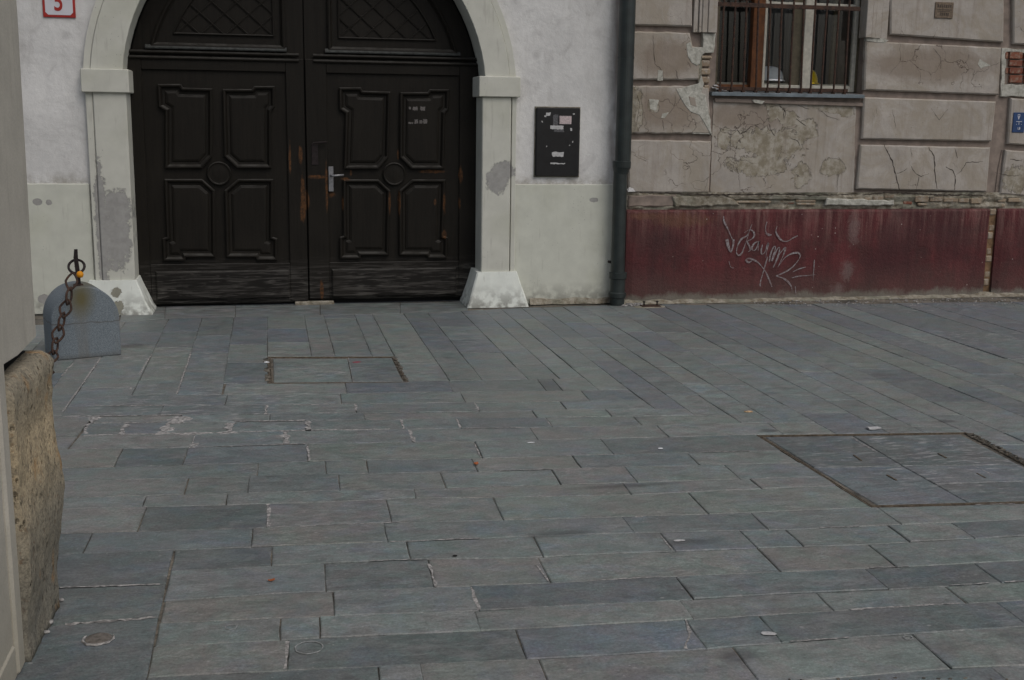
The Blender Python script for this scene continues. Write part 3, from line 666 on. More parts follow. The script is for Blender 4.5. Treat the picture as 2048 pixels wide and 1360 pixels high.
# arch ring with outer fillet
def ring(r0c, r1c, y0, y1, name):
    mb = MB(); i_n = arc(r0c[1], 40, r0c[0]); o_n = arc(r1c[1], 40, r1c[0]); rows = []
    for (xi, zi), (xo, zo) in zip(i_n, o_n): rows.append([(xi, y1, zi), (xi, y0+.004, zi), (xi+(xo-xi)*.02, y0, zi+(zo-zi)*.02), (xo+(xi-xo)*.02, y0, zo+(zi-zo)*.02), (xo, y0+.004, zo), (xo, y1, zo)])
    b = len(mb.v)
    for r in rows: mb.v += r
    n = 6
    for k in range(len(rows)-1):
        for i in range(n-1): mb.f.append((b+k*n+i, b+(k+1)*n+i, b+(k+1)*n+i+1, b+k*n+i+1))
    return mb.build(name, M['surround'], wb)
ring((AX, AR), (OCX, OR-.055), YJ, YD+.05, 'arch_surround')
ring((OCX, OR-.052), (OCX, OR), YJ+.012, YF+.1, 'arch_fillet')
def quadpx(p, Y): return [WX(x, y, Y) for x, y in p]
jl = quadpx([(186,186),(256,187),(270,548),(200,556)], YJ); jr = quadpx([(965,196),(1024,197),(1018,545),(957,543)], YJ)
zi = 1.775
for name, x0, x1, fl0, fl1 in (('jamb', WX(185,190,YJ)[0], WX(252,187,YJ)[0], WX(170,190,YJ)[0], WX(184,190,YJ)[0]), ('jamb', WX(965,196,YJ)[0], WX(1023,197,YJ)[0], WX(1025,200,YJ)[0], WX(1034,200,YJ)[0])):
    MB().box(x0, x1, YJ, YD+.05, .24, zi, .008).build(name, M['surround'], wb)
    MB().box(fl0, fl1, YJ+.012, YF+.1, .24, zi, .004).build('jamb_fillet', M['surround'], wb)
for x0, x1, z0, z1 in ((WX(162,160,YJ)[0], WX(254,160,YJ)[0]+.015, WX(210,185,YJ)[1], WX(210,138,YJ)[1]), (WX(962,170,YJ)[0]-.02, WX(1040,170,YJ)[0], WX(1000,194,YJ)[1], WX(1000,153,YJ)[1])):
    MB().box(x0, x1, YJ-.028, YD+.045, z0, z1, .006).build('impost', M['surround'], wb)
def frustum(x0, x1, X0, X1, y0, Y0, yb, z1):
    mb = MB(); n = 10; rows = []
    for k in range(7):
        t = k/6; a = x0*t+X0*(1-t); b = x1*t+X1*(1-t); yy = y0*t+Y0*(1-t); z = z1*t
        j = lambda s: mnoise.noise(Vector((s*3.1, z*9, x0)))*.006
        rows.append([(a+j(0), yb, z), (a+j(1), yy+.012, z), (a+.012, yy+j(2), z)]+[(a+(b-a)*q/6, yy+j(q+3), z) for q in range(1, 6)]+[(b-.012, yy, z), (b+j(9), yy+.012, z), (b+j(8), yb, z)])
    mb.loops(rows, True, True); return mb
xa = WX(183,556,YJ)[0]; xb = WX(272,552,YJ)[0]
frustum(xa-.02, xb+.0, xa-.22, xb+.12, YJ-.02, YJ-.085, YD+.04, .275).build('jamb_base', M['base'], wb)
xa = WX(955,543,YJ)[0]; xb = WX(1030,545,YJ)[0]
frustum(xa-.005, xb+.015, xa-.10, xb+.11, YJ-.02, YJ-.085, YD+.04, .30).build('jamb_base', M['base'], wb)
# cement fillet and crumbs along the foot of the wall
cf = MB()
pts = [(x/10) for x in range(22, 31)]
rows = [[(x, YF-.02, 0), (x, YF-.055-.02*math.sin(x*23), .004), (x, YF-.03, .03+.02*abs(math.sin(x*9))), (x, YF-.016, .04+.02*abs(math.sin(x*9)))] for x in pts]
cf.loops(rows, False, False, False); cf.build('cement_fillet', M['rubble'], wb)
# ---- gate leaves
gl_split = .309
DX = 1.46
def P(x, y): return WX(x, y, YD)
def sweep(mb, poly, prof, cap=True):
    rings = [[(x, y, z) for x, z in (inset(poly, d) if d else poly)] for d, y in prof]; mb.loops(rings, False, cap)
TL = [P(*q) for q in [(315,168),(362,168),(366,175),(425,177),(425,313),(404,337),(330,337),(330,222),(317,214)]]
TR = [P(*q) for q in [(445,178),(503,178),(508,172),(550,172),(550,214),(543,222),(543,337),(474,337),(448,313)]]
BLp = [P(*q) for q in [(329,358),(404,358),(430,381),(431,515),(372,515),(370,522),(327,522),(325,477),(333,474)]]
BR = [P(*q) for q in [(476,358),(547,358),(546,474),(555,477),(555,521),(514,521),(511,515),(453,515),(449,381)]]
PANELS = [TL, TR, BLp, BR]
prof = [(0, YD+.012), (0, YD-.006), (.008, YD-.013), (.018, YD-.012), (.026, YD-.002), (.034, YD+.014), (.052, YD+.016), (.058, YD+.010), (.075, YD+.004)]
rec_z0, rec_z1 = P(430,528)[1], P(430,141)[1]
for side in (0, 1):
    dx = DX*side; x0 = -1.13 if side == 0 else gl_split+.005; x1 = gl_split-.004 if side == 0 else 1.80
    leaf = thing('gate_leaf', (x0 if side == 0 else x1, YD, .02)); setp(leaf, wb)
    leaf['label'] = 'left leaf, nearly black, without a handle' if side == 0 else 'right leaf with steel lever handle and worn orange scuffs'
    n0 = 'gate_leaf'
    # backing board following the arch (cut to an arch shape)
    zb = .02 if side == 0 else .038
    top = [(AX+1.43*math.cos(t), AZ+1.43*math.sin(t)) for t in [math.pi*i/40 for i in range(41)]]
    top = [q for q in top if x0 < q[0] < x1]
    if side == 0: bp = [(x0, zb), (x1, zb), (x1, AZ+math.sqrt(1.43**2-(x1-AX)**2))]+top+[(x0, AZ)]
    else: bp = [(x0, zb), (x1, zb), (x1, AZ)]+top+[(x0, AZ+math.sqrt(1.43**2-(x0-AX)**2))]
    MB().prism(bp, YD+.022, YD+.05).build('board', M['wood'], leaf)
    rx0, rx1 = P(290,300)[0]+dx, P(575,300)[0]+dx
    if side == 1: rx0, rx1 = P(655,300)[0], P(919,300)[0]
    fb = MB()       # stiles and rails
    ztop = P(500,113)[1]
    fb.box(x0+.002, rx0, YD, YD+.0215, zb+.01, ztop-.01, .003)
    fb.build('stile', M['wood'], leaf); fb = MB()
    fb.box(rx1, x1-.002, YD, YD+.0215, zb+.01, ztop-.01, .003); fb.build('stile', M['wood'], leaf)
    MB().box(rx0+.001, rx1-.001, YD+.001, YD+.0215, rec_z1, ztop-.01, .003).build('rail', M['wood'], leaf)
    MB().box(rx0+.001, rx1-.001, YD+.001, YD+.0215, zb+.012, rec_z0, .003).build('rail', M['wood'], leaf)
    # double moulding
    ax0 = x0+.03 if side == 0 else x0+.07; ax1 = x1-.04 if side == 0 else x1-.02
    for dz_ in (0, -.045): MB().tube([(ax0, YD-.004, ztop+dz_+.02), (ax1, YD-.004, ztop+dz_+.02)], .014, 8).build('moulding', M['wood'], leaf)
    # upper arched frame and lattice panel
    fx0, fx1 = (P(570,60)[0], None) if side == 0 else (P(655,60)[0], None)
    zr = P(430, 97)[1]
    def archseg(rad, zlo, xl, sd):
        pts = []
        th = [math.pi*i/60 for i in range(61)]
        for t in th:
            x, z = AX+rad*math.cos(t), AZ+rad*math.sin(t)
            if z > zlo and ((sd == 0 and x < xl) or (sd == 1 and x > xl)): pts.append((x, z))
        if sd == 1: pts = pts    # starts at right foot, goes up to xl
        zt = AZ+math.sqrt(max(0, rad**2-(xl-AX)**2)); xf = math.sqrt(max(0, rad**2-(zlo-AZ)**2))
        if sd == 1: return [(xl, zlo), (AX+xf, zlo)]+pts+[(xl, zt)]
        return [(xl, zlo), (xl, zt)]+pts+[(AX-xf, zlo)]
    o_p = archseg(1.30, zr, fx0, side)
    mb = MB(); sweep(mb, o_p, [(0, YD+.022), (0, YD-.004), (.012, YD-.012), (.022, YD-.010), (.032, YD+.006), (.04, YD+.012)], False); mb.build('arched_moulding', M['wood'], leaf)
    zr2 = P(430, 70)[1]; fx2 = P(548,60)[0] if side == 0 else P(676,60)[0]
    i_p = archseg(1.16, zr2, fx2, side); mb = MB(); sweep(mb, i_p, [(0, YD+.022), (0, YD+.006), (.006, YD+.003), (.012, YD+.006), (.014, YD+.0215)], False); mb.build('lattice_frame', M['wood'], leaf)
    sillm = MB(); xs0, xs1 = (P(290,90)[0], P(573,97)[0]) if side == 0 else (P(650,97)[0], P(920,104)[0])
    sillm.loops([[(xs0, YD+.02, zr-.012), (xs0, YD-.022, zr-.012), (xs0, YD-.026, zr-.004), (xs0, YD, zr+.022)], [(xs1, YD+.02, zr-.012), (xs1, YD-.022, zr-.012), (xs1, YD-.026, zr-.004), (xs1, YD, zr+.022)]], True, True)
    sillm.build('weather_bar', M['woodworn_sheen'], leaf)
    # lattice slats: diagonals clipped to the arched panel
    def inp(x, z): return z > zr2+.004 and math.hypot(x-AX, z-AZ) < 1.15 and ((side == 0 and x < fx2-.004) or (side == 1 and x > fx2+.004))
    sp = .196; slope = 42/47
    lat = []
    for dr in (1, -1):
        for k in range(-14, 30):
            bx = fx2 + (k*sp if side == 1 else -k*sp); run = None
            for st in range(0, 400):
                x = bx + dr*(st*.006); z = zr2 + st*.006*slope
                if inp(x, z):
                    run = [(x, z), (x, z)] if run is None else [run[0], (x, z)]
                elif run: break
            if run and (Vector(run[0])-Vector(run[1])).length > .05: lat.append((run, dr))
    for (p0, p1), dr in lat:
        MB().tube([(p0[0], YD+.0175+dr*.001, p0[1]), (p1[0], YD+.0175+dr*.001, p1[1])], .0075, 4).build('lattice_slat', M['wood'], leaf)
    for pn in PANELS:
        mb = MB(); sweep(mb, [(x+dx, z) for x, z in pn], prof); mb.build('raised_panel', M['wood'], leaf)
    cx, cz = P(438,347); cx += dx
    mb = MB(); rg = []
    for r, y in ((.098, YD+.022), (.098, YD-.002), (.092, YD-.008), (.084, YD-.006), (.080, YD-.001), (.06, YD-.001), (.03, YD-.003), (.01, YD-.003)): rg.append([(cx+r*math.cos(t*math.pi/12), y, cz+r*math.sin(t*math.pi/12)) for t in range(24)])
    mb.loops(rg); mb.build('rosette', M['wood'], leaf)
    kz0, kz1 = P(440,600)[1]+.01, P(440,541)[1]
    kx0, kx1 = (P(313,570)[0], P(579,570)[0]) if side == 0 else (P(664,570)[0], P(912,570)[0])
    mb = MB(); sweep(mb, [(kx0, kz0), (kx1, kz0), (kx1, kz1), (kx0, kz1)], [(0, YD+.01), (0, YD-.014), (.010, YD-.026), (.03, YD-.028)]); mb.build('kick_board', M['wood'], leaf)
    if side == 1:
        hx, hz = P(662, 358); hb = MB().box(hx-.021, hx+.021, YD-.010, YD+.004, P(662,383)[1], P(662,333)[1], .003); ho = hb.build('handle', M['steel'], leaf)
        ho2 = MB().tube([(hx, YD-.012, hz+.03), (hx, YD-.055, hz+.03), (hx+.02, YD-.06, hz+.031), (P(687,349)[0], YD-.058, P(687,349)[1])], [.010, .010, .0095, .0085], 8).build('lever', M['steel'], leaf, smooth=True)
        lk = MB().box(P(623,300)[0], P(636,300)[0], YD-.006, YD+.004, P(630,330)[1], P(630,287)[1], .002).build('lock_plate', M['iron'], leaf)
        MB().tube([(P(626,286)[0], YD-.03, P(626,286)[1]), (P(653,284)[0], YD-.03, P(653,284)[1])], .008, 6).build('old_lever', M['iron'], leaf)
        sm = MB()
        for q, (x, y, ww, hh) in enumerate([(820,216,4,5),(831,217,9,7),(846,217,9,8),(822,246,9,3),(833,243,7,8),(842,244,6,7),(851,243,8,9),(804,344,7,5),(777,348,5,3)]):
            X0, Z0 = WX(x-ww/2, y+hh/2, YD-.016); X1, Z1 = WX(x+ww/2, y-hh/2, YD-.016)
            pol = jag([(X0, Z0), (X1, Z0), (X1, Z1), (X0, Z1)], .008, .0035, q); sm.prism(pol, YD+.0015, YD+.004)
        sm.build('sticker_scraps', simple('faded_scraps', (.13, .12, .115), .8, .5, 150, 0), leaf, kind='stuff')
# dark gap filler above threshold behind the leaves
MB().box(-1.3, 2.0, YD+.06, YD+.09, .0, 3.3).build('backing', M['gap'], wb)
stp = MB().box(P(590,605)[0], P(668,605)[0], YD-.03, YD+.05, -.005, .028, .006).build('gate_stop', M['rubble'], wb)

# ---- house number plate
hn = thing('house_number_plate', (*[WX(119, 34, YF)[0]], YF-.01, WX(119, 34, YF)[1]), 'white enamel house number plate reading 5 with a red border', 'sign')
X0, Z0 = WX(87, 34, YF); X1, _ = WX(152, 34, YF); Z1 = Z0+.30
MB().box(X0, X1, YF-.012, YF-.001, Z0, Z1, .002).build('plate', M['redpaint'], hn)
c = .02; m_ = .018
MB().prism([(X0+m_+c, Z0+m_), (X1-m_-c, Z0+m_), (X1-m_, Z0+m_+c), (X1-m_, Z1-m_-c), (X1-m_-c, Z1-m_), (X0+m_+c, Z1-m_), (X0+m_, Z1-m_-c), (X0+m_, Z0+m_+c)], YF-.0135, YF-.012).build('field', M['whitepaint'], hn)
def text(s, x, z, Y, h, mat, name, parent, ax='CENTER', bold=0.0, sx=1.0):
    cu = bpy.data.curves.new(name, 'FONT'); cu.body = s; cu.size = h/.72; cu.align_x = ax; cu.offset = bold; cu.extrude = .0006
    t = bpy.data.objects.new(name, cu); C.objects.link(t); dg = bpy.context.evaluated_depsgraph_get(); me = bpy.data.meshes.new_from_object(t.evaluated_get(dg))
    bpy.data.objects.remove(t); o = bpy.data.objects.new(name, me); C.objects.link(o)
    me.transform(Matrix.Diagonal((sx, 1, 1, 1))); me.transform(Matrix.Rotation(math.pi/2, 4, 'X')); me.materials.clear(); me.materials.append(mat)
    o.location = (x, Y, z); setp(o, parent); return o
tx, tz = WX(118, 21, YF); text('5', tx, tz, YF-.0145, .145, M['redpaint'], 'numeral', hn, bold=.003, sx=.72)

# ---- black panel box on the wall
bp_ = thing('wall_box', (WX(1117,353,YF)[0], YF, WX(1117,353,YF)[1]), 'black metal wall box with torn stickers between the gate and the downpipe', 'wall box')
X0, Z0 = WX(1070, 353, YF-.03); X1, Z1 = WX(1161, 216, YF-.03)
MB().box(X0, X1, YF-.035, YF, Z0, Z1, .010).build('lid', M['black'], bp_)
MB().box(X0-.006, X1+.006, YF-.010, YF+.005, Z0-.006, Z1+.008, .002).build('rim', M['rubble'], bp_)
for q, (x0, y0, x1, y1, mt) in enumerate([(1119,232,1143,248,'paperr'), (1101,251,1127,258,'paper'), (1104,304,1127,313,'paper'), (1101,326,1130,328,'paper'), (1092,225,1101,231,'paper'), (1146,227,1149,230,'paper'), (1083,242,1086,245,'paper'), (1141,256,1144,261,'paper'), (1138,289,1141,292,'paper'), (1092,291,1095,294,'paper'), (1144,282,1146,285,'paper'), (1089,231,1092,234,'paper')]):
    a, b = WX(x0, y1, YF-.035), WX(x1, y0, YF-.035)
    pol = jag([(a[0], a[1]), (b[0], a[1]), (b[0], b[1]), (a[0], b[1])], .015, .0005 if mt == 'paperr' else .004, q)
    MB().prism(pol, YF-.0362, YF-.034).build('sticker', M[mt], bp_)
dk = simple('greyed_print', (.10, .10, .105), .7, .6, 150, 0)
for q, (x0, y0, x1, y1) in enumerate([(1106,229,1116,250), (1108,258,1128,264)]):
    a, b = WX(x0, y1, YF-.035), WX(x1, y0, YF-.035); MB().prism(jag([(a[0], a[1]), (b[0], a[1]), (b[0], b[1]), (a[0], b[1])], .01, .004, q+50), YF-.0357, YF-.034).build('sticker', dk, bp_)

# ---- downpipe
dpx = W(1244, 300, 9.60).x; PY = 9.605
dp = thing('downpipe', (dpx, PY, 0), 'dark green-grey metal downpipe between the white and the pink building', 'downpipe')
zc = W(1243, 330, PY).z; zs = W(1232, 545, PY).z
MB().tube([(dpx+.012, PY, 6.2), (dpx+.012, PY, zc+.02)], .068, 24).build('upper_pipe', M['pipe'], dp, smooth=False)
MB().tube([(dpx-.006, PY, zc-.02), (dpx-.004, PY, zs-.01)], .060, 24).build('lower_pipe', M['pipe'], dp)
MB().tube([(dpx+.003, PY, zc+.035), (dpx+.003, PY, zc+.030), (dpx+.003, PY, zc-.02), (dpx, PY, zc-.035), (dpx, PY, zc-.075)], [.070, .081, .079, .072, .062], 24).build('collar', M['pipe'], dp)
MB().tube([(dpx, PY, zs+.004), (dpx, PY, zs), (dpx, PY, zs-.05), (dpx, PY, zs-.058), (dpx, PY, zs-.17), (dpx, PY, zs-.18), (dpx, PY, zs-.215), (dpx, PY, zs-.225), (dpx, PY, .0)], [.066, .078, .076, .066, .064, .078, .076, .066, .062], 24).build('shoe', M['pipe'], dp)
zb_ = W(1248, 113, PY).z; MB().tube([(dpx+.012, PY, zb_), (dpx+.012, PY, zb_-.02)], .071, 24).build('bracket', M['pipe'], dp)
MB().tube([(dpx-.075, PY+.05, zs+.09), (dpx-.06, PY+.02, zs+.09)], .012, 8).build('bracket', M['iron'], dp)

# ------------------------------------------------------------------ pink building
pbld = thing('pink_building', (5.2, 9.76, 0), 'weathered pink plastered building with banded blocks and a dark red plinth', 'building')
YB, YG = 9.725, 9.765
wx0, wx1 = WX(1431, 150, YG)[0], WX(1728, 150, YG)[0]; wz0 = WX(1570, 186, YG)[1]; wz1 = 3.7
for x0, x1, z0, z1 in ((3.05, wx0, .80, 6.2), (wx1, 10.5, .80, 6.2), (wx0, wx1, .80, wz0), (wx0, wx1, wz1, 6.2)):
    MB().box(x0, x1, YG, YG+.5, z0, z1).build('wall', M['groove'], pbld)
def block(px, lab=None, y=YB, bev=.012, mt='pink', jg=0, seed=0, name='plaster_block'):
    pol = [WX(a, b, y) for a, b in px]
    if jg: pol = jag(pol, .05, jg, seed)
    o = MB().prism(pol, y, YG+.01, bev).build(name, M[mt], pbld)
    if lab: o['label'] = lab
    return o
block([(1257,-260),(1386,-262),(1385,53),(1257,50)])
block([(1257,62),(1380,65),(1386,92),(1400,96),(1398,160),(1257,160)], jg=.004, seed=2)
block([(1257,171),(1385,172),(1418,175),(1421,268),(1257,267)], jg=.004, seed=3)
block([(1257,279),(1423,282),(1418,386),(1257,385)], jg=.002, seed=4)
# window apron panel: thin coat of flaking plaster
block([(1427,200),(1712,206),(1708,387),(1420,388)], y=YG-.008, bev=.002, jg=.004, seed=5, name='apron_panel')
block([(1430,196),(1726,206),(1726,213),(1430,204)], y=YG-.03, bev=.004, mt='groove', name='sill_moulding')
block([(1781,-300),(2012,-300),(2008,85),(1781,69)])
block([(1732,82),(2004,95),(1998,190),(1729,180)], jg=.0015, seed=6)
block([(1728,194),(1993,203),(1984,283),(1724,278)])
block([(1722,289),(1982,295),(1974,384),(1714,378)], jg=.002, seed=7)
# next bay to the right
block([(2027,-300),(2600,-280),(2600,120),(2027,88)])
block([(2022,196),(2600,240),(2600,330),(2016,288)])
block([(2012,300),(2600,330),(2600,430),(2000,388)], jg=.003, seed=8)
block([(2060,98),(2600,130),(2600,225),(2060,186)])
# bare bricks in the bay beside
for r, (y0, y1) in enumerate([(104,118),(120,133),(135,148),(150,166)]):
    for x0, x1 in ((2012,2019),(2021,2048),(2050,2060)):
        if r % 2 and x0 == 2012: continue
        a, b = WX(x0, y1, YB), WX(x1, y0, YB); MB().box(a[0], b[0], YB+.012+.004*(r % 2), YG+.05, a[1]+.004, b[1]-.003, .004).build('brick', M['redbrick'], pbld)
block([(2004,96),(2062,100),(2062,106),(2014,104),(2010,168),(2002,192)], y=YB+.018, bev=.003, mt='patch', jg=.006, seed=9, name='bare_patch')
block([(2004,168),(2062,170),(2062,195),(2003,192)], y=YB+.014, bev=.004, mt='patch', jg=.006, seed=10, name='bare_patch')
# bare render + bricks left of the window
block([(1405,66),(1432,67),(1430,92),(1428,105),(1410,107),(1402,112),(1399,128),(1394,132),(1384,124),(1376,112),(1374,88),(1382,84),(1384,95),(1406,94)], y=YB-.004, bev=.003, mt='patch', jg=.005, seed=11, name='bare_patch')
block([(1352,178),(1378,172),(1398,168),(1402,150),(1408,168),(1404,186),(1412,190),(1421,240),(1424,270),(1418,266),(1410,246),(1400,230),(1380,222),(1370,210),(1362,196)], y=YB-.004, bev=.003, mt='patch', jg=.006, seed=12, name='bare_patch')
block([(1378,192),(1390,196),(1394,214),(1382,210)], y=YB-.006, bev=.002, mt='pink', jg=.004, seed=32, name='bare_patch')
block([(1394,110),(1404,108),(1402,170),(1396,168)], y=YB+.006, bev=.003, mt='rubble', jg=.006, seed=33, name='bare_patch')
block([(1258,176),(1272,180),(1276,210),(1270,240),(1278,262),(1258,266)], y=YB-.003, bev=.002, mt='rubble', jg=.006, seed=34, name='bare_patch')
block([(1385,256),(1420,256),(1421,268),(1385,268)], y=YB+.004, bev=.003, mt='patch', jg=.004, seed=13, name='bare_patch')
for r, (x0, x1, y0, y1) in enumerate([(1402,1425,111,118),(1400,1423,120,134),(1399,1422,137,150),(1398,1422,153,167),(1407,1420,170,186)]):
    a, b = WX(x0, y1, YB), WX(x1, y0, YB); MB().box(a[0]+.006*(r % 3), b[0]-.004*(r % 2), YB+.004+.008*(r % 2), YG+.12, a[1]+.002, b[1]-.001, .010).build('brick', M['brick'], pbld)
block([(1996,340),(2004,300),(2000,388),(1990,388)], y=YG-.01, bev=.003, mt='groove', name='plaster_block')
for q, pts in enumerate([[(1298,198),(1318,200),(1312,222),(1300,218)], [(1960,118),(1972,126),(1982,131),(1968,134),(1962,137),(1956,128)], [(1504,199),(1530,202),(1524,208),(1508,205)], [(1316,140),(1325,141),(1326,161),(1315,161)], [(1324,228),(1338,225),(1330,236),(1323,236)], [(1734,72),(1778,80),(1770,86),(1733,82)]]):
    block(pts, y=YB-.002, bev=.0008, mt='patch', jg=.002, seed=20+q, name='bare_patch')
# rough masonry band above the plinth
ztp = .835
band = MB(); rows = []
nx = 230
for i in range(nx+1):
    x = 3.05+(10.5-3.05)*i/nx; row = []
    for k in range(9):
        z = .80+.175*k/8; n = mnoise.noise(Vector((x*6, 0, z*22))); n2 = mnoise.noise(Vector((x*19, 4, z*30)))
        row.append((x, YG-.028+n*.030+n2*.012, z))
    rows.append(row)
band.loops(rows, False, False, False); band.build('masonry_band', M['rubble'], pbld)
zt = lambda x, y: WX(x, y, YG-.03)
for q, (x0, x1, y0, y1, mt) in enumerate([(1705,1725,397,404,'brick'),(1727,1740,395,402,'brick'),(1768,1788,389,396,'brick'),(1828,1856,392,404,'brick'),(1858,1884,394,403,'brick'),(1806,1824,403,409,'redbrick'),(1834,1852,406,411,'brick'),(1886,1915,396,404,'brick'),(1575,1588,403,408,'redbrick'),(1590,1630,399,404,'brick'),(1592,1630,405,410,'brick'),(1995,2012,395,404,'brick'),(2014,2040,396,404,'brick'),(1940,1962,397,407,'brick'),(1916,1938,397,405,'brick'),(1470,1540,401,406,'brick'),(1745,1766,393,400,'brick'),(1992,2010,407,414,'brick')]):
    a, b = zt(x0, y1), zt(x1, y0); MB().box(a[0], b[0], YG-.050+.005*(q % 3), YG+.02, a[1], b[1], .006).build('brick', M[mt], pbld)
block([(1257,391),(1352,390),(1352,404),(1345,413),(1257,414)], y=YG-.045, bev=.01, mt='groove', jg=.003, seed=15, name='ledge_plaster')
block([(1345,393),(1440,392),(1470,398),(1480,410),(1400,413),(1350,413)], y=YG-.062, bev=.010, mt='rubble', jg=.008, seed=16, name='ledge_plaster')
block([(1450,391),(1560,390),(1640,392),(1700,398),(1660,401),(1560,399),(1470,399)], y=YG-.055, bev=.008, mt='rubble', jg=.007, seed=17, name='ledge_plaster')
block([(1655,396),(1790,402),(1790,411),(1650,411)], y=YG-.066, bev=.008, mt='patch', jg=.008, seed=18, name='ledge_plaster')
# irregular dark break line under the blocks
ck = MB()
def crack(mb, pts, w0, Y, seed=0):
    rnd = random.Random(seed); P3 = [Vector(WX(x, y, Y)) for x, y in pts]; Q = []
    for i in range(len(P3)-1):
        k = max(2, int((P3[i+1]-P3[i]).length/.02)); Q += [P3[i].lerp(P3[i+1], j/k)+Vector((rnd.uniform(-.004, .004), rnd.uniform(-.004, .004))) for j in range(k)]
    Q.append(P3[-1]); n = len(Q); L = []; Rr = []
    for i, p in enumerate(Q):
        t = (Q[min(i+1, n-1)]-Q[max(i-1, 0)]).normalized(); nn = Vector((-t.y, t.x)); ww = w0*rnd.uniform(.4, 1.4)*(.4+.6*math.sin(math.pi*min(1, (i+.5)/n)))
        L.append(p+nn*ww/2); Rr.append(p-nn*ww/2)
    mb.add([(q.x, Y, q.y) for q in L]+[(q.x, Y, q.y) for q in Rr], [(i, i+1, n+i+1, n+i) for i in range(n-1)])
for q, (pts, wd) in enumerate([([(1768,290),(1784,322),(1790,345),(1797,372),(1800,380)], .010), ([(1794,347),(1806,343),(1814,337)], .005), ([(1857,295),(1868,312),(1870,345),(1874,378)], .009), ([(1910,296),(1915,316)], .005), ([(1892,333),(1905,341),(1911,352),(1909,380)], .009),
        ([(1912,350),(1922,343),(1932,325),(1966,323)], .005), ([(1822,333),(1832,348),(1842,353),(1858,347)], .005), ([(1838,353),(1835,372)], .008), ([(1822,294),(1824,318)], .003), ([(1785,219),(1792,256)], .003), ([(1862,216),(1878,240),(1896,218)], .004), ([(1866,96),(1882,115),(1881,138)], .004),
        ([(1306,70),(1310,128),(1326,142),(1326,158)], .004), ([(1352,140),(1356,158)], .005), ([(1325,240),(1328,262)], .004), ([(1676,342),(1674,382)], .004), ([(1270,180),(1280,205),(1272,260)], .004), ([(1350,190),(1350,210),(1338,228)], .003), ([(1540,214),(1558,210),(1572,225),(1568,240)], .005), ([(1596,211),(1618,218)], .006),
        ([(1538,248),(1542,262),(1550,272)], .006), ([(1470,252),(1480,268),(1492,262),(1500,254),(1520,247)], .007), ([(1570,218),(1566,238)], .004), ([(1640,220),(1655,232),(1680,240)], .003), ([(1592,238),(1612,252)], .006), ([(1580,276),(1596,282),(1600,292)], .005), ([(2020,318),(2044,322)], .006), ([(1990,345),(2020,352),(2044,350)], .004), ([(2030,360),(2022,385)], .003)]):
    Y = YB-.0012 if (pts[0][0] < 1424 or pts[0][0] > 1720) else YG-.0095
    crack(ck, pts, wd, Y, q)
for q, pts in enumerate([[(1262,384),(1300,386),(1350,387),(1420,390),(1500,389),(1570,388),(1620,391),(1680,389),(1715,388)], [(1724,390),(1760,386),(1800,385),(1870,390),(1930,390),(1975,392)]]): crack(ck, pts, .016, YG-.0725, 60+q)
ck.build('crack', M['crack'], pbld, kind='stuff')
# plinth slabs
def plinth(x0, x1, z1, seed):
    mb = MB(); rows = []; n = int((x1-x0)/.06)
    for i in range(n+1):
        x = x0+(x1-x0)*i/n; e = .018 if i in (0, n) else 0; nn = lambda z: mnoise.noise(Vector((x*2.2, seed, z*3)))*.005
        rows.append([(x, YG+.1, 0), (x, 9.682+e+nn(0), 0), (x, 9.684+e+nn(.2), .06), (x, 9.689+e+nn(.4), .4), (x, 9.690+e+nn(.7), z1-.02), (x, 9.700+e, z1-.004), (x, 9.712+e, z1), (x, YG+.1, z1+.012)])
    mb.loops(rows, True, True); return mb.build('red_plinth', M['red'], pbld)
pxa = WX(1253, 500, 9.69)[0]; pxb = WX(1975, 500, 9.69)[0]; pxc = WX(1991, 500, 9.69)[0]
plinth(pxa, pxb, .822, 1); plinth(pxc, 10.5, .822, 5)
MB().box(pxb-.02, pxc+.02, 9.732, YG+.05, 0, .82).build('masonry_gap', simple('orange_brown_masonry', (.20, .125, .07), .95, .45, 25, .9), pbld)
for k in range(10):
    z = .09+k*.074; MB().box(pxb+.010+.008*(k % 3), pxc-.012+.01*(k % 2), 9.722+.006*(k % 3), 9.745, z+.004*(k % 2), z+.066, .010).build('brick', M['brick'], pbld)
# toe of cement along the foot of the plinth
toe = MB(); rows = []
for i in range(140):
    x = pxa-.05+i*(10.5-pxa)/139; d = .035+.03*abs(mnoise.noise(Vector((x*3, 1, 1)))); h = .012+.03*abs(mnoise.noise(Vector((x*4, 7, 1))))
    rows.append([(x, 9.69, h+.01), (x, 9.68, h), (x, 9.665-d*.6, .006), (x, 9.66-d, -.004)])
toe.loops(rows, False, False, False); toe.build('cement_fillet', M['rubble'], pbld)
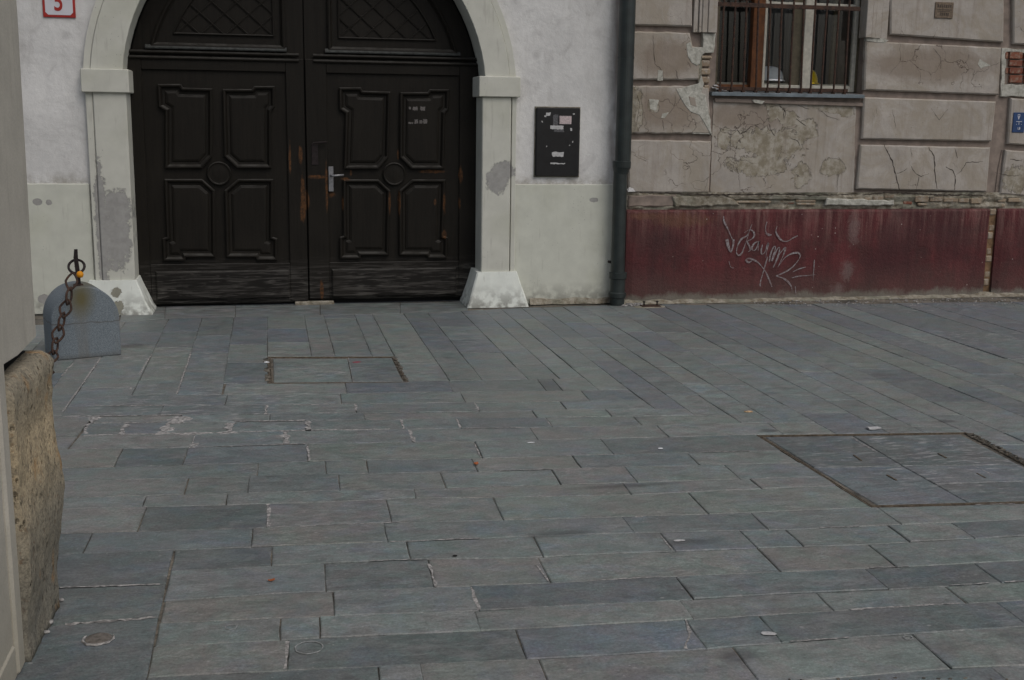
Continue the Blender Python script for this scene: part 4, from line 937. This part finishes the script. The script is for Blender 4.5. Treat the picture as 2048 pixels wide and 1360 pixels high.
# graffiti
gz = []
def Z8(pts): return [(1240+x/2.535, 340+y/2.535) for x, y in pts]
STR = [[(525,235),(528,262),(545,295),(560,330),(570,352)], [(540,352),(548,385),(562,415),(572,385),(576,352)], [(545,350),(556,412)],
  [(668,275),(655,310),(640,335),(615,350),(598,380),(590,415),(600,432),(615,425),(628,395),(645,345),(658,300)], [(630,318),(655,303),(676,312),(680,335),(664,352),(645,362),(655,385),(660,405),(650,415)],
  [(705,362),(685,368),(670,388),(670,405),(685,405),(700,380),(708,362),(702,385),(700,408)], [(722,378),(716,405),(718,425),(732,420),(745,385),(752,372),(745,405),(738,445)], [(756,465),(765,420),(780,388),(788,395),(778,430),(768,462)], [(770,462),(795,405),(808,392),(806,420),(792,460),(776,495)], [(776,495),(800,440),(825,405),(838,395),(830,425),(815,460),(800,492)],
  [(800,492),(835,445),(870,424),(902,420),(913,438),(890,475),(850,510),(790,538)], [(790,538),(825,548),(850,565),(868,590),(872,612)], [(636,455),(655,448),(690,462),(715,485),(740,520),(755,555),(770,592)], [(636,455),(650,468),(668,460)], [(748,440),(735,485),(722,530),(712,565),(710,590)],
  [(745,262),(738,290),(742,318),(768,330)], [(738,320),(752,332),(768,330)], [(796,285),(790,310),(800,335),(822,358),(850,360),(875,345),(900,333)], [(875,517),(905,502),(942,492)], [(870,547),(905,538),(950,535),(990,530)], [(985,455),(982,500),(978,560)], [(888,590),(892,640)], [(552,462),(560,490),(575,497)]]
gr = MB()
for q, st in enumerate(STR):
    st = [Vector(WX(x, y, 9.683)) for x, y in Z8(st)]; pts = []
    for i in range(len(st)-1):
        p0, p1, p2, p3 = st[max(i-1, 0)], st[i], st[i+1], st[min(i+2, len(st)-1)]
        for j in range(5):
            t = j/5; pts.append(.5*((2*p1)+(p2-p0)*t+(2*p0-5*p1+4*p2-p3)*t*t+(3*p1-p0-3*p2+p3)*t**3))
    pts.append(st[-1]); n = len(pts); w0 = (.030 if q == 1 else .017) if q < 18 else .010
    if q in (19, 20, 21, 22): w0 = .010
    L = []; Rr = []
    for i, p in enumerate(pts):
        t = (pts[min(i+1, n-1)]-pts[max(i-1, 0)]); t = t.normalized() if t.length > 0 else Vector((1, 0)); nn = Vector((-t.y, t.x)); ww = w0*(.75+.35*math.sin(i*.33+q))*(.55+.45*math.sin(math.pi*min(1, (i+1)/n))); L.append(p+nn*ww/2); Rr.append(p-nn*ww/2)
    yy = lambda p: 9.6885-.0062+mnoise.noise(Vector((p.x*2.2, 1, p.y*3)))*.005 - .0002*q*.2 if p.y < .4 else 9.6885-.0015+mnoise.noise(Vector((p.x*2.2, 1, p.y*3)))*.005 - .0002*q*.2
    Yf = 9.6815-.00006*q
    gr.add([(p.x, Yf, p.y) for p in L]+[(p.x, Yf, p.y) for p in Rr], [(i, i+1, n+i+1, n+i) for i in range(n-1)])
go = gr.build('graffiti', M['spray'], pbld); go['label'] = 'silver sprayed handwritten tag reading Raim'

# ---- window (frame, panes, grille, sill)
YW_ = YG+.13
wn = thing('window', ((wx0+wx1)/2, YW_, wz0), None); setp(wn, pbld)
rvm = MB(); rvm.box(wx1-.001, wx1+.02, YG+.002, YW_+.25, wz0, wz1); rvm.box(wx0-.02, wx0+.001, YG+.12, YW_+.25, wz0, wz1); rvm.box(wx0, wx1, YG, YW_+.25, wz0-.03, wz0+.004); rvm.build('reveal', M['groove'], wn)
MB().box(wx0-.3, wx1+.3, YW_+.9, YW_+.95, wz0-.3, wz1+.2).build('room', M['room'], wn)
def vst(x0, x1, Y, mt, dep=.05, z0=None, z1=None, name='stile'):
    a = WX(x0, 100, Y)[0]; b = WX(x1, 100, Y)[0]; MB().box(a, b, Y, Y+dep, wz0+.02 if z0 is None else z0, wz1 if z1 is None else z1, .003).build(name, M[mt], wn)
vst(1504, 1527, YW_-.03, 'winbrown', .08); vst(1527, 1532, YW_, 'winwhite', .05); vst(1584, 1606, YW_+.02, 'winolive', .05); vst(1607, 1625, YW_-.02, 'winwhite', .07); vst(1706, 1714, YW_, 'winwhite', .05); vst(1714, 1736, YW_-.01, 'winolive', .06); vst(1430, 1437, YW_-.02, 'winolive', .06)
vst(1664, 1672, YW_+.12, 'winolive', .04)
a0, a1 = WX(1532, 100, YW_)[0], WX(1706, 100, YW_)[0]; l0 = WX(1432, 100, YW_)[0]
zr_ = WX(1570, 12, YW_)[1]
for q, (x0, x1, z0, z1, mt) in enumerate([(a0, a1, zr_, zr_+.035, 'winwhite'), (a0, a1, wz0+.02, wz0+.075, 'winwhite'), (l0, a0-.12, wz0+.02, wz0+.07, 'winbrown'), (l0, a0-.12, zr_+.04, zr_+.1, 'winbrown')]): MB().box(x0, x1, YW_+.004+.001*q, YW_+.05, z0, z1, .003).build('rail', M[mt], wn)
MB().add([(l0, YW_+.03, wz0+.05), (a1, YW_+.03, wz0+.05), (a1, YW_+.03, wz1), (l0, YW_+.03, wz1)], [(0, 1, 2, 3)]).build('pane', M['glass'], wn)
MB().box(wx0-.05, wx1+.05, YW_+.055, YW_+.42, wz0+.0, W(1560, 167, YW_+.12).z, .004).build('inner_sill', M['winwhite'], wn)
cur = MB(); rows = []
for i in range(90):
    x = a0+.02+(a1-a0)*i/89; y = YW_+.46+.009*math.sin(i*.75)+.010*math.sin(i*.31+1); rows.append([(x, y, wz0-.02), (x, y, wz1)])
cur.loops(rows, False, False, False); cur.build('curtain', M['curtain'], wn)
slp = MB()
sa, sb = WX(1424, 183, YG-.06)[0], WX(1729, 190, YG-.06)[0]
slp.loops([[(x, YG+.12, wz0+.012), (x, YG-.06, wz0-.004), (x, YG-.065, wz0-.008), (x, YG-.065, wz0-.034), (x, YG-.05, wz0-.034), (x, YG+.05, wz0-.02)] for x in (sa, sb)], True, True); slp.build('zinc_sill', M['zinc'], wn)
flk = MB()
for q, (x, y, r) in enumerate([(1428,176,.02),(1437,179,.03),(1447,181,.02),(1432,172,.02)]):
    p = W(x, y, YG-.03); ang = q*.7; flk.add([(p.x-r, YG-.04, p.z), (p.x+r*1.3, YG-.05, p.z-.004), (p.x+r, YG+.0, p.z+.012), (p.x-r*.7, YG+.01, p.z+.014)], [(0, 1, 2, 3)])
flk.build('plaster_flake', M['paper'], wn)
gy = YG-.045
grl = thing('window_grille', (WX(1575, 185, gy)[0], gy, WX(1575, 185, gy)[1]), 'rusty iron bar grille fixed in front of the barred window', 'window grille')
tops = [1448,1471,1493,1517,1541,1564,1588,1608,1631,1654.6,1678.7,1699]; bots = [1440,1463,1487,1512,1535,1557,1579,1602,1621,1642,1667,1689]
for q, (t_, b2) in enumerate(zip(tops, bots)):
    xb_, zb2 = WX(b2, 177+ (b2-1440)*.035, gy); xt_, zt_ = WX(t_, 8, gy)
    zt2 = 3.6; k = (zt2-zb2)/(zt_-zb2); MB().tube([(xb_, gy, zb2-.012), (xb_+(xt_-xb_)*.5, gy+.002, (zb2+zt_)/2), (xt_, gy, zt_), (xt_, gy, zt2)], .0095, 8).build('bar', M['rust'], grl)
    MB().tube([(xb_, gy-.004, zb2-.014), (xb_, gy+.03, zb2-.014)], .016, 6).build('bar_foot', M['rust'], grl)
xl_, zl_ = WX(1436, 8, gy); xr_, zr3 = WX(1720, 16, gy)
MB().box(xl_-.0, xr_, gy-.008, gy+.006, zl_-.018, zl_+.018, .002).build('crossbar', M['rust'], grl)
xl_, zl_ = WX(1440, 174, gy); MB().box(xl_, xr_-.06, gy+.004, gy+.014, zl_-.028, zl_+.004, .002).build('crossbar', M['rust'], grl)
# moulded surround
for x0, x1, d in ((1388,1396,.0),(1398,1403,-.012),(1404,1414,-.02),(1415,1432,-.03)):
    a = WX(x0, 30, YB)[0]; b = WX(x1, 30, YB)[0]; MB().box(a, b+.003, YB+d, YG+.06, WX(1400, 65, YB)[1], wz1+.1, .004).build('surround_moulding', M['pink'], pbld)
for x0, x1, d in ((1731,1742,-.03),(1743,1750,-.02),(1751,1763,-.01),(1764,1777,0)):
    a = WX(x0, 30, YB)[0]; b = WX(x1, 30, YB)[0]; MB().box(a, b+.003, YB+d, YG+.06, WX(1755, 76+(x0-1731)*.06, YB)[1], wz1+.1, .004).build('surround_moulding', M['pink'], pbld)

# ---- helmets on the inner sill
def helmet(name, px0, px1, pt, pbm, Y, mat_, lab):
    a = W(px0, pbm, Y); b = W(px1, pbm, Y); t = W((px0+px1)/2, pt, Y); cx = (a.x+b.x)/2; r = (b.x-a.x)/2; h = t.z-a.z; z0 = a.z
    th = thing(name, (cx, Y+r, z0), lab, 'hard hat'); mb = MB(); rows = []
    for k in range(11):
        f = math.pi/2*k/10; rr_ = r*.93*math.cos(f)**.62 if k < 10 else .001; rows.append([(cx+rr_*math.cos(q*math.pi/14), Y+r+rr_*1.15*math.sin(q*math.pi/14), z0+.016+(h-.016)*math.sin(f)) for q in range(28)])
    mb.loops(rows, False, True); mb.build('shell', mat_, th, smooth=True)
    mb = MB(); mb.loops([[(cx+s*math.cos(q*math.pi/14), Y+r+s*1.2*math.sin(q*math.pi/14), z0+zz) for q in range(28)] for s, zz in ((r*.9, .02), (r*1.02, .012), (r*1.02, .004), (r*.9, .004))], False, False); mb.build('brim', mat_, th, smooth=True)
    mb = MB(); mb.tube([(cx+r*.0, Y+r-r*.98*math.cos(t_*.31), z0+.02+(h-.02)*math.sin(t_*.31)) for t_ in range(6)], .006, 6); mb.build('ridge', mat_, th, smooth=True)
HY = YW_+.045
sz = wz0+.055
helmet('hard_hat', 1516, 1580, 131, 162, HY, M['whiteplastic'], 'white hard hat lying on the inner window sill')
helmet('hard_hat', 1592, 1647, 135, 168, HY+.01, M['yellow'], 'yellow hard hat lying on the inner window sill behind the white mullion')
for h in [o for o in bpy.data.objects if o.name.startswith('hard_hat')]: pass

# ---- small plaques
pq = thing('wall_plaque', (WX(1887,37,YB)[0], YB, WX(1887,37,YB)[1]), 'small weathered brown metal plaque with worn relief lettering on a pink block', 'plaque')
a, b = WX(1868, 36, YB), WX(1907, 5, YB); MB().box(a[0], b[0], YB-.010, YB+.002, a[1], b[1], .003).build('plate', M['plaque'], pq)
rl = MB()
wq = b[0]-a[0]; hq = b[1]-a[1]
for k in range(7): rl.box(a[0]+wq*(.12+.115*k), a[0]+wq*(.12+.115*k)+wq*.06, YB-.0125, YB-.010, b[1]-hq*.34, b[1]-hq*.16)
for k in range(5): rl.box(a[0]+wq*(.30+.1*k), a[0]+wq*(.30+.1*k)+wq*.055, YB-.0125, YB-.010, a[1]+hq*.16, a[1]+hq*.34)
rl.box(a[0]+wq*.08, b[0]-wq*.08, YB-.0118, YB-.010, a[1]+hq*.50, a[1]+hq*.54); rl.box(a[0]+wq*.2, b[0]-wq*.2, YB-.0118, YB-.010, a[1]+hq*.40, a[1]+hq*.43)
rl.build('relief_lettering', simple('tarnished_relief', (.075, .058, .045), .6, .3, 60, .2), pq)
bs = thing('marker_plate', (WX(2036,265,YB)[0], YB, WX(2036,265,YB)[1]), 'small blue enamel marker plate with white V and T at the right edge', 'sign')
a, b = WX(2023, 265, YB), WX(2051, 225, YB); MB().box(a[0], b[0], YB-.008, YB+.001, a[1], b[1], .004).build('plate', M['blue'], bs)
cxs = (a[0]+b[0])/2-.002
text('V', cxs-.006, a[1]+.121, YB-.009, .036, M['whitepaint'], 'letter', bs, bold=.0015, sx=.8)
lm = MB(); lm.box(cxs-.020, cxs+.008, YB-.009, YB-.0078, a[1]+.163, a[1]+.167); lm.box(cxs-.028, cxs+.032, YB-.009, YB-.0078, a[1]+.099, a[1]+.103); lm.box(cxs-.001, cxs+.003, YB-.0092, YB-.008, a[1]+.07, a[1]+.099); lm.box(cxs-.026, cxs-.021, YB-.009, YB-.0078, a[1]+.073, a[1]+.078); lm.box(cxs+.026, cxs+.031, YB-.009, YB-.0078, a[1]+.073, a[1]+.078); lm.build('marker_lines', M['whitepaint'], bs)
text('1.8', cxs+.004, a[1]+.028, YB-.009, .022, M['whitepaint'], 'figures', bs, bold=.001, sx=.8)

# ------------------------------------------------------------------ stone bollard with chain
ang = math.atan2(.14, .41); fl = Vector((-1.412, 7.82, 0)); ex = Vector((math.cos(ang), math.sin(ang), 0)); ey = Vector((-math.sin(ang), math.cos(ang), 0)); bw, bd, bh, bs_ = .43, .33, .475, .255
bo = fl+ex*bw/2+ey*bd/2
bl = thing('stone_bollard', bo, 'round-topped grey granite bollard with an iron post standing beside the left jamb', 'bollard')
outl = [(0, 0), (bw, 0), (bw+.0, .12)]+[(bw/2+bw/2*math.cos(t), bs_+(bh-bs_)*math.sin(t)) for t in [math.pi*i/24 for i in range(25)]]+[(0, .12)]
mb = MB(); r0 = inset(outl, .006)
def bp3(p, d): return fl+ex*p[0]+ey*d+Vector((0, 0, p[1]))
mb.loops([[bp3(p, bd) for p in r0], [bp3(p, bd-.006) for p in outl], [bp3(p, .006) for p in outl], [bp3(p, 0) for p in r0]], True, True)
mb.build('stone', M['granite'], bl)
pc = fl+ex*(bw*.46)+ey*.10
zt_ = .715
MB().loops([[pc+ex*a_x*(.013-.003*(k == 3))+ey*a_y*.008+Vector((dx_, 0, z)) for a_x, a_y in ((-1, -1), (1, -1), (1, 1), (-1, 1))] for k, (z, dx_) in enumerate([(.46, 0.004), (.58, .0), (.66, -.006), (zt_, -.002)])], True, True).build('post', M['iron'], bl)
MB().box(-.03, .03, -.02, .02, .455, .485, .004, Matrix.Translation(pc) @ Matrix.Rotation(ang, 4, 'Z')).build('base_plate', M['rust'], bl)
rc = W(153, 533, pc.y-.0)
MB().tube([Vector((rc.x, rc.y, rc.z))+Vector((1, .0, 0))*.050*math.cos(t*math.pi/12)+Vector((0, .45, .75)).normalized()*.048*math.sin(t*math.pi/12) for t in range(24)], .0085, 8, True).build('ring', M['iron'], bl, smooth=True)
ch = thing('chain', (-1.3, 7.8, 0), 'rusty iron chain hanging from the bollard ring towards the foreground corner', 'chain')
cps = [(143, 563, 7.80), (138, 592, 7.74), (131, 617, 7.70), (123, 643, 7.66), (116, 668, 7.62), (110, 692, 7.58), (104, 714, 7.50), (98, 736, 7.40)]
cp = [W(x, y, Y) for x, y, Y in cps]
cz = cp[-1].copy(); ce = Vector((-1.02, 3.935, .62))     # the chain goes on behind the corner to an eye on its far face
nl = 35
for k in range(1, nl+1): q_t = k/nl; cp.append(cz.lerp(ce, q_t)-Vector((.04*math.sin(math.pi*q_t), 0, .40*4*q_t*(1-q_t)*.55)))
for cpt in cp: cpt.z = max(cpt.z, .02)
for k, p in enumerate(cp):
    q0 = cp[max(k-1, 0)]; q1 = cp[min(k+1, len(cp)-1)]; t = (q0-q1).normalized()
    side_ = Vector((1, 0, 0)); side_ = (side_-t*side_.dot(t)).normalized(); dep = t.cross(side_)
    s_v = side_ if k % 2 == 0 else (dep*.96+side_*.25).normalized()
    hl, hw = .062, .036; pts = []
    for j in range(20):
        an = 2*math.pi*j/20; cs, sn = math.cos(an), math.sin(an)
        rr_ = 1/(abs(cs)**1.35+abs(sn)**1.35)**(1/1.35)
        pts.append(p+t*hl*sn*rr_+s_v*hw*cs*rr_)
    MB().tube(pts, .0075, 7, True).build('link', M['rust'], ch, smooth=True)
tg = W(160, 549, pc.y-.06); mb = MB(); mb.loops([[(tg.x+r_*math.cos(q*math.pi/8), tg.y+r_*math.sin(q*math.pi/8), tg.z+zz) for q in range(16)] for r_, zz in ((.004, -.022), (.016, -.018), (.023, -.003), (.021, .010), (.012, .02), (.003, .023))], True, True)
mb.build('tag_bead', M['orange'], ch, smooth=True)

# ------------------------------------------------------------------ foreground corner at the left
fc = thing('foreground_corner', (-.9, 3.5, 0), 'beige plastered building corner with a pilaster at the left edge, close to the camera', 'building')
FX = -.750
mb = MB(); rows = []
zs_ = [.885+.0, .93, 1.1, 1.4, 1.9, 2.6, 3.6, 5]
def fx(y, z): return FX+mnoise.noise(Vector((y*2, z*1.5, 3)))*.010
ysl = [3.93, 3.925, 3.91, 3.88, 3.8, 3.7, 3.6, 3.5, 3.38, 3.2]
for z in zs_:
    row = [(-2.5, 3.93, z), (-1.2, 3.932, z)]
    for k, y in enumerate(ysl):
        rd = (.012, .005, .001, 0)[k] if k < 4 else 0
        row.append((fx(y, z)-rd, y+ (0 if k else .0), z+(.012 if z < .9 and y < 3.6 else 0)))
    row += [(-2.5, 3.2, z)]; rows.append(row)
mb.loops(rows, True, True); mb.build('wall', M['fore'], fc)
MB().box(-2.5, -.79, 3.39, 3.90, 0, .84).build('core', M['gap'], fc)
MB().box(-2.5, -.742, 3.30, 3.382, 0, 5, .008).build('pilaster_edge', M['fore'], fc)
MB().box(-2.5, -.754, -1.5, 3.302, .0, 5, .004).build('pilaster_face', M['fore'], fc)
MB().box(-2.4, -.748, -1.5, 3.296, .0, .10, .006).build('pilaster_base', M['fore'], fc)
# guard stone: displaced block
gs = thing('guard_stone', (-.95, 3.66, 0), 'worn beige pitted sandstone block set at the foot of the foreground corner', 'stone block')
mb = MB(); nz, ny, nxn = 44, 30, 10; y0g, y1g = 3.385, 3.955; x0g = -1.25
prof_ = lambda z: -.722+.021*math.exp(-((z-.36)/.22)**2)-.006*math.exp(-((z-.16)/.06)**2)+.003*math.sin(z*9)+.006*max(0, 1-z/.1)
ringpts = []
for iz in range(nz+1):
    z = .835*iz/nz; row = []
    xf = prof_(z); rt = max(0, (z-.79)/.045)**2*.025; y1 = y1g-.15*max(0, 1-z/.30)**.7*1.0-rt
    for iy in range(ny+1):
        y = y0g+(y1-y0g)*iy/ny; corner = max(0, (y-(y1-.03))/.03)**2*.014; row.append(Vector((xf-corner-rt-.012*(1-iy/ny), y, z)))
    for ix in range(1, nxn+1): row.append(Vector((xf-.03-rt+(x0g-xf)*ix/nxn, y1, z)))
    row.append(Vector((x0g, y0g, z)))
    out = []
    for p in row:
        n = mnoise.noise(p*7)*.011+mnoise.noise(p*22)*.005+mnoise.noise(p*60)*.0022
        out.append(Vector((p.x+n, p.y+n*.5, p.z+(mnoise.noise(p*9+Vector((5, 0, 0)))*.006 if z > .02 else 0))))
    ringpts.append(out)
mb.loops(ringpts, True, False)
# top surface as a grid fan towards the back
tp_ = ringpts[-1]; cen = Vector((-.95, 3.66, .838)); n = len(tp_)
prev = tp_
for s_ in (.85, .65, .45, .2):
    cur_ = [cen.lerp(p, s_)+Vector((0, 0, mnoise.noise(p*12*s_)*.005)) for p in tp_]; mb.loops([prev, cur_], False, s_ == .2); prev = cur_
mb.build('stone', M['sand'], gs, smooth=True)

# ------------------------------------------------------------------ small things on the ground
def pebble(x, y, r, mt, name, lab, cat, sx=1.3, sy=1, sz=.7, seed=0, group=None):
    c = G(x, y); bm = bmesh.new(); bmesh.ops.create_icosphere(bm, subdivisions=2, radius=r)
    for v in bm.verts:
        n = 1+.25*mnoise.noise(v.co/r*1.3+Vector((seed*7.1, 0, 0))); v.co = Vector((v.co.x*sx*n, v.co.y*sy*n, v.co.z*sz*n))
    zmin = min(v.co.z for v in bm.verts); bm.verts.index_update()
    vs = [v.co+Vector((c.x, c.y, -zmin+.001)) for v in bm.verts]; fs = [tuple(v.index for v in f.verts) for f in bm.faces]; bm.free()
    return MB().add(vs, fs).build(name, mt, smooth=True, tag=(lab, cat, group))
pebble(122, 1203, .008, M['mortar'], 'pebble', 'small pale pebble against the far end of the guard stone', 'pebble', seed=1)
pebble(98, 1250, .013, M['mortar'], 'pebble', 'larger whitish pebble at the foot of the guard stone', 'pebble', seed=2)
pebble(90, 1268, .008, M['mortar'], 'pebble', 'grey crumb of mortar just below the larger whitish pebble', 'pebble', seed=3, sx=2)
def flat(x, y, rx, ry, mt, name, lab, cat, rot=0, n=9, h=.004, seed=0, curl=.0):
    rnd = random.Random(seed); c = G(x, y); ring = []
    for k in range(n):
        t = 2*math.pi*k/n; s = rnd.uniform(.7, 1.2); a, b = rx*s*math.cos(t), ry*s*math.sin(t); ring.append(Vector((c.x+a*math.cos(rot)-b*math.sin(rot), c.y+a*math.sin(rot)+b*math.cos(rot), .003+curl*abs(math.cos(t)))))
    mb = MB(); mb.loops([[p+Vector((0, 0, 0)) for p in ring], [p+Vector((0, 0, h*.5)) for p in ring]], True, False)
    b = len(mb.v); mb.v.append((c.x, c.y, .003+h)); mb.f += [(b-n+i, b-n+(i+1) % n, b) for i in range(n)]
    return mb.build(name, mt, tag=(lab, cat))
flat(543, 1163, .016, .007, M['leaf'], 'dry_leaf', 'small orange-brown leaf scrap near the lower left of the pavement', 'leaf', .3, 7, .004, 1, .005)
flat(951, 930, .016, .012, M['leaf'], 'dry_leaf', 'tiny reddish leaf scrap in the middle of the pavement', 'leaf', .8, 6, .006, 2, .006)
flat(1745, 859, .042, .026, M['paper'], 'paper_scrap', 'white crumpled scrap just behind the large access cover', 'litter', 0, 11, .010, 3, .006)
flat(1358, 1082, .028, .010, M['paper'], 'paper_scrap', 'white smear beside the dark oval stain', 'litter', 0, 9, .002, 4)
flat(1538, 1269, .024, .013, M['paper'], 'paper_scrap', 'small white scrap beside a joint at the lower right', 'litter', -.3, 8, .002, 5)
flat(1320, 898, .014, .010, M['whiteplastic'], 'paper_scrap', 'tiny white dot of litter right of the middle of the pavement', 'litter', 0, 8, .003, 6)
flat(1062, 886, .022, .007, M['whiteplastic'], 'paper_scrap', 'narrow white strip of litter near the middle of the pavement', 'litter', .05, 8, .002, 7)
flat(1497, 825, .028, .010, M['butt'], 'cigarette_end', 'orange-tipped cigarette end on the pavement below the red plinth', 'cigarette end', 0, 7, .008, 8)
flat(533, 726, .020, .012, M['whiteplastic'], 'paper_scrap', 'white crumb of litter at the corner of the small access cover', 'litter', 0, 8, .008, 9)
flat(714, 725, .030, .018, simple('pink_wax', (.30, .05, .08), .6, .2, 60), 'gum_spot', 'flattened pink spot on the small access cover', 'litter', 0, 8, .002, 10)
flat(910, 1113, .010, .007, M['gap'], 'gum_spot', 'small black spot on a slab in the lower middle', 'litter', 0, 8, .002, 11)
faintring = simple('faint_pale_stain', (.25, .26, .26), .9, .35, 60)
# round socket with broken pale ring in the dark slab
sk = thing('ground_socket', G(197, 1278), 'round stone-filled socket with a broken white ring in the dark lower left slab', 'socket')
c0 = G(197, 1278)
mb = MB(); mb.loops([[(c0.x+r_*math.cos(q*math.pi/12), c0.y+r_*math.sin(q*math.pi/12), zz) for q in range(24)] for r_, zz in ((.040, .0025), (.036, .0045), (.02, .0052), (.006, .005))], False, True); mb.build('plug', simple('brown_grey_plug', (.15, .135, .12), .95, .4, 60, .8), sk, smooth=True)
mb = MB(); rows = []
for q in range(22):
    t = math.radians(150+q*11); ww = .007*abs(math.sin(math.pi*q/21)*math.sin(q*.9+1))+.0012; rows.append([(c0.x+(r_)*math.cos(t), c0.y+(r_)*math.sin(t), z_) for r_, z_ in ((.042, .002), (.044, .0055), (.044+ww, .0055), (.046+ww, .002))])
mb.loops(rows, False, False, False); mb.build('ring', M['mortar'], sk)
for (x, y, r0_, lab) in ((462, 1255, .016, 'faint small pale ring worn into a slab at the lower left'), (1816, 1276, .012, 'small pale washer-like ring on a slab at the lower right'), (618, 1296, .040, 'faint larger pale ring on the dark slab at the bottom')):
    c1 = G(x, y); mb = MB(); rows = []
    for q in range(24): t = math.radians(q*15); wv = .003+.0015*math.sin(q*1.9); rows.append([(c1.x+rr2*math.cos(t), c1.y+rr2*math.sin(t), z_) for rr2, z_ in ((r0_, .0018), (r0_+.001, .0032), (r0_+wv, .0032), (r0_+wv+.001, .0018))])
    rows.append(rows[0]); mb.loops(rows, False, False, False); mb.build('ring_mark', faintring, tag=(lab, 'ring mark'))
# anchor plate with two bolts by the plinth
p = G(1301, 613); an_ = thing('anchor_plate', p, 'rusty floor anchor plate with two upright bolts near the downpipe', 'anchor plate')
mb = MB(); mb.box(p.x-.085, p.x+.085, p.y-.045, p.y+.045, .002, .010, .002); mb.build('plate', M['rust'], an_)
for s_ in (-.06, .06):
    mb = MB(); mb.tube([(p.x+s_, p.y, .01), (p.x+s_, p.y, .045)], .007, 8); mb.tube([(p.x+s_, p.y, .038), (p.x+s_, p.y, .048)], .012, 6); mb.build('bolt', M['iron'], an_)
mb = MB(); mb.loops([[(p.x+r_*1.5*math.cos(q*math.pi/10)*(1+.08*math.sin(q*2.3)), p.y+r_*.8*math.sin(q*math.pi/10), zz) for q in range(20)] for r_, zz in ((.105, -.003), (.09, .003), (.05, .004))]); mb.build('cement_patch', M['rubble'], an_)
# debris in the corner by the pipe
db = MB()
for k in range(70):
    x = random.uniform(1245, 1285); y = 606+random.uniform(-2, 7); splat(db, x, y, random.uniform(.006, .02), random.uniform(.006, .02), .006, k, 6)
for k in range(220):
    x = random.uniform(1500, 2048); y = 598+random.uniform(-1, 14)**1.0; splat(db, x, y, random.uniform(.004, .014), random.uniform(.004, .014), .0045, k, 5)
db.build('grit', M['mortar'], kind='stuff', tag=('pale grit and crumbs swept against the foot of the red plinth', None))
wpp = W(1262, 381, YG-.08); mb = MB(); mb.add([(wpp.x-.03, YG-.09, wpp.z-.012), (wpp.x+.035, YG-.10, wpp.z-.008), (wpp.x+.03, YG-.05, wpp.z+.016), (wpp.x-.01, YG-.06, wpp.z+.028), (wpp.x-.03, YG-.05, wpp.z+.01)], [(0, 1, 2), (0, 2, 3), (0, 3, 4)])
mb.build('paper_scrap', M['paper'], tag=('crumpled white paper wedged on the ledge behind the downpipe', 'litter'))
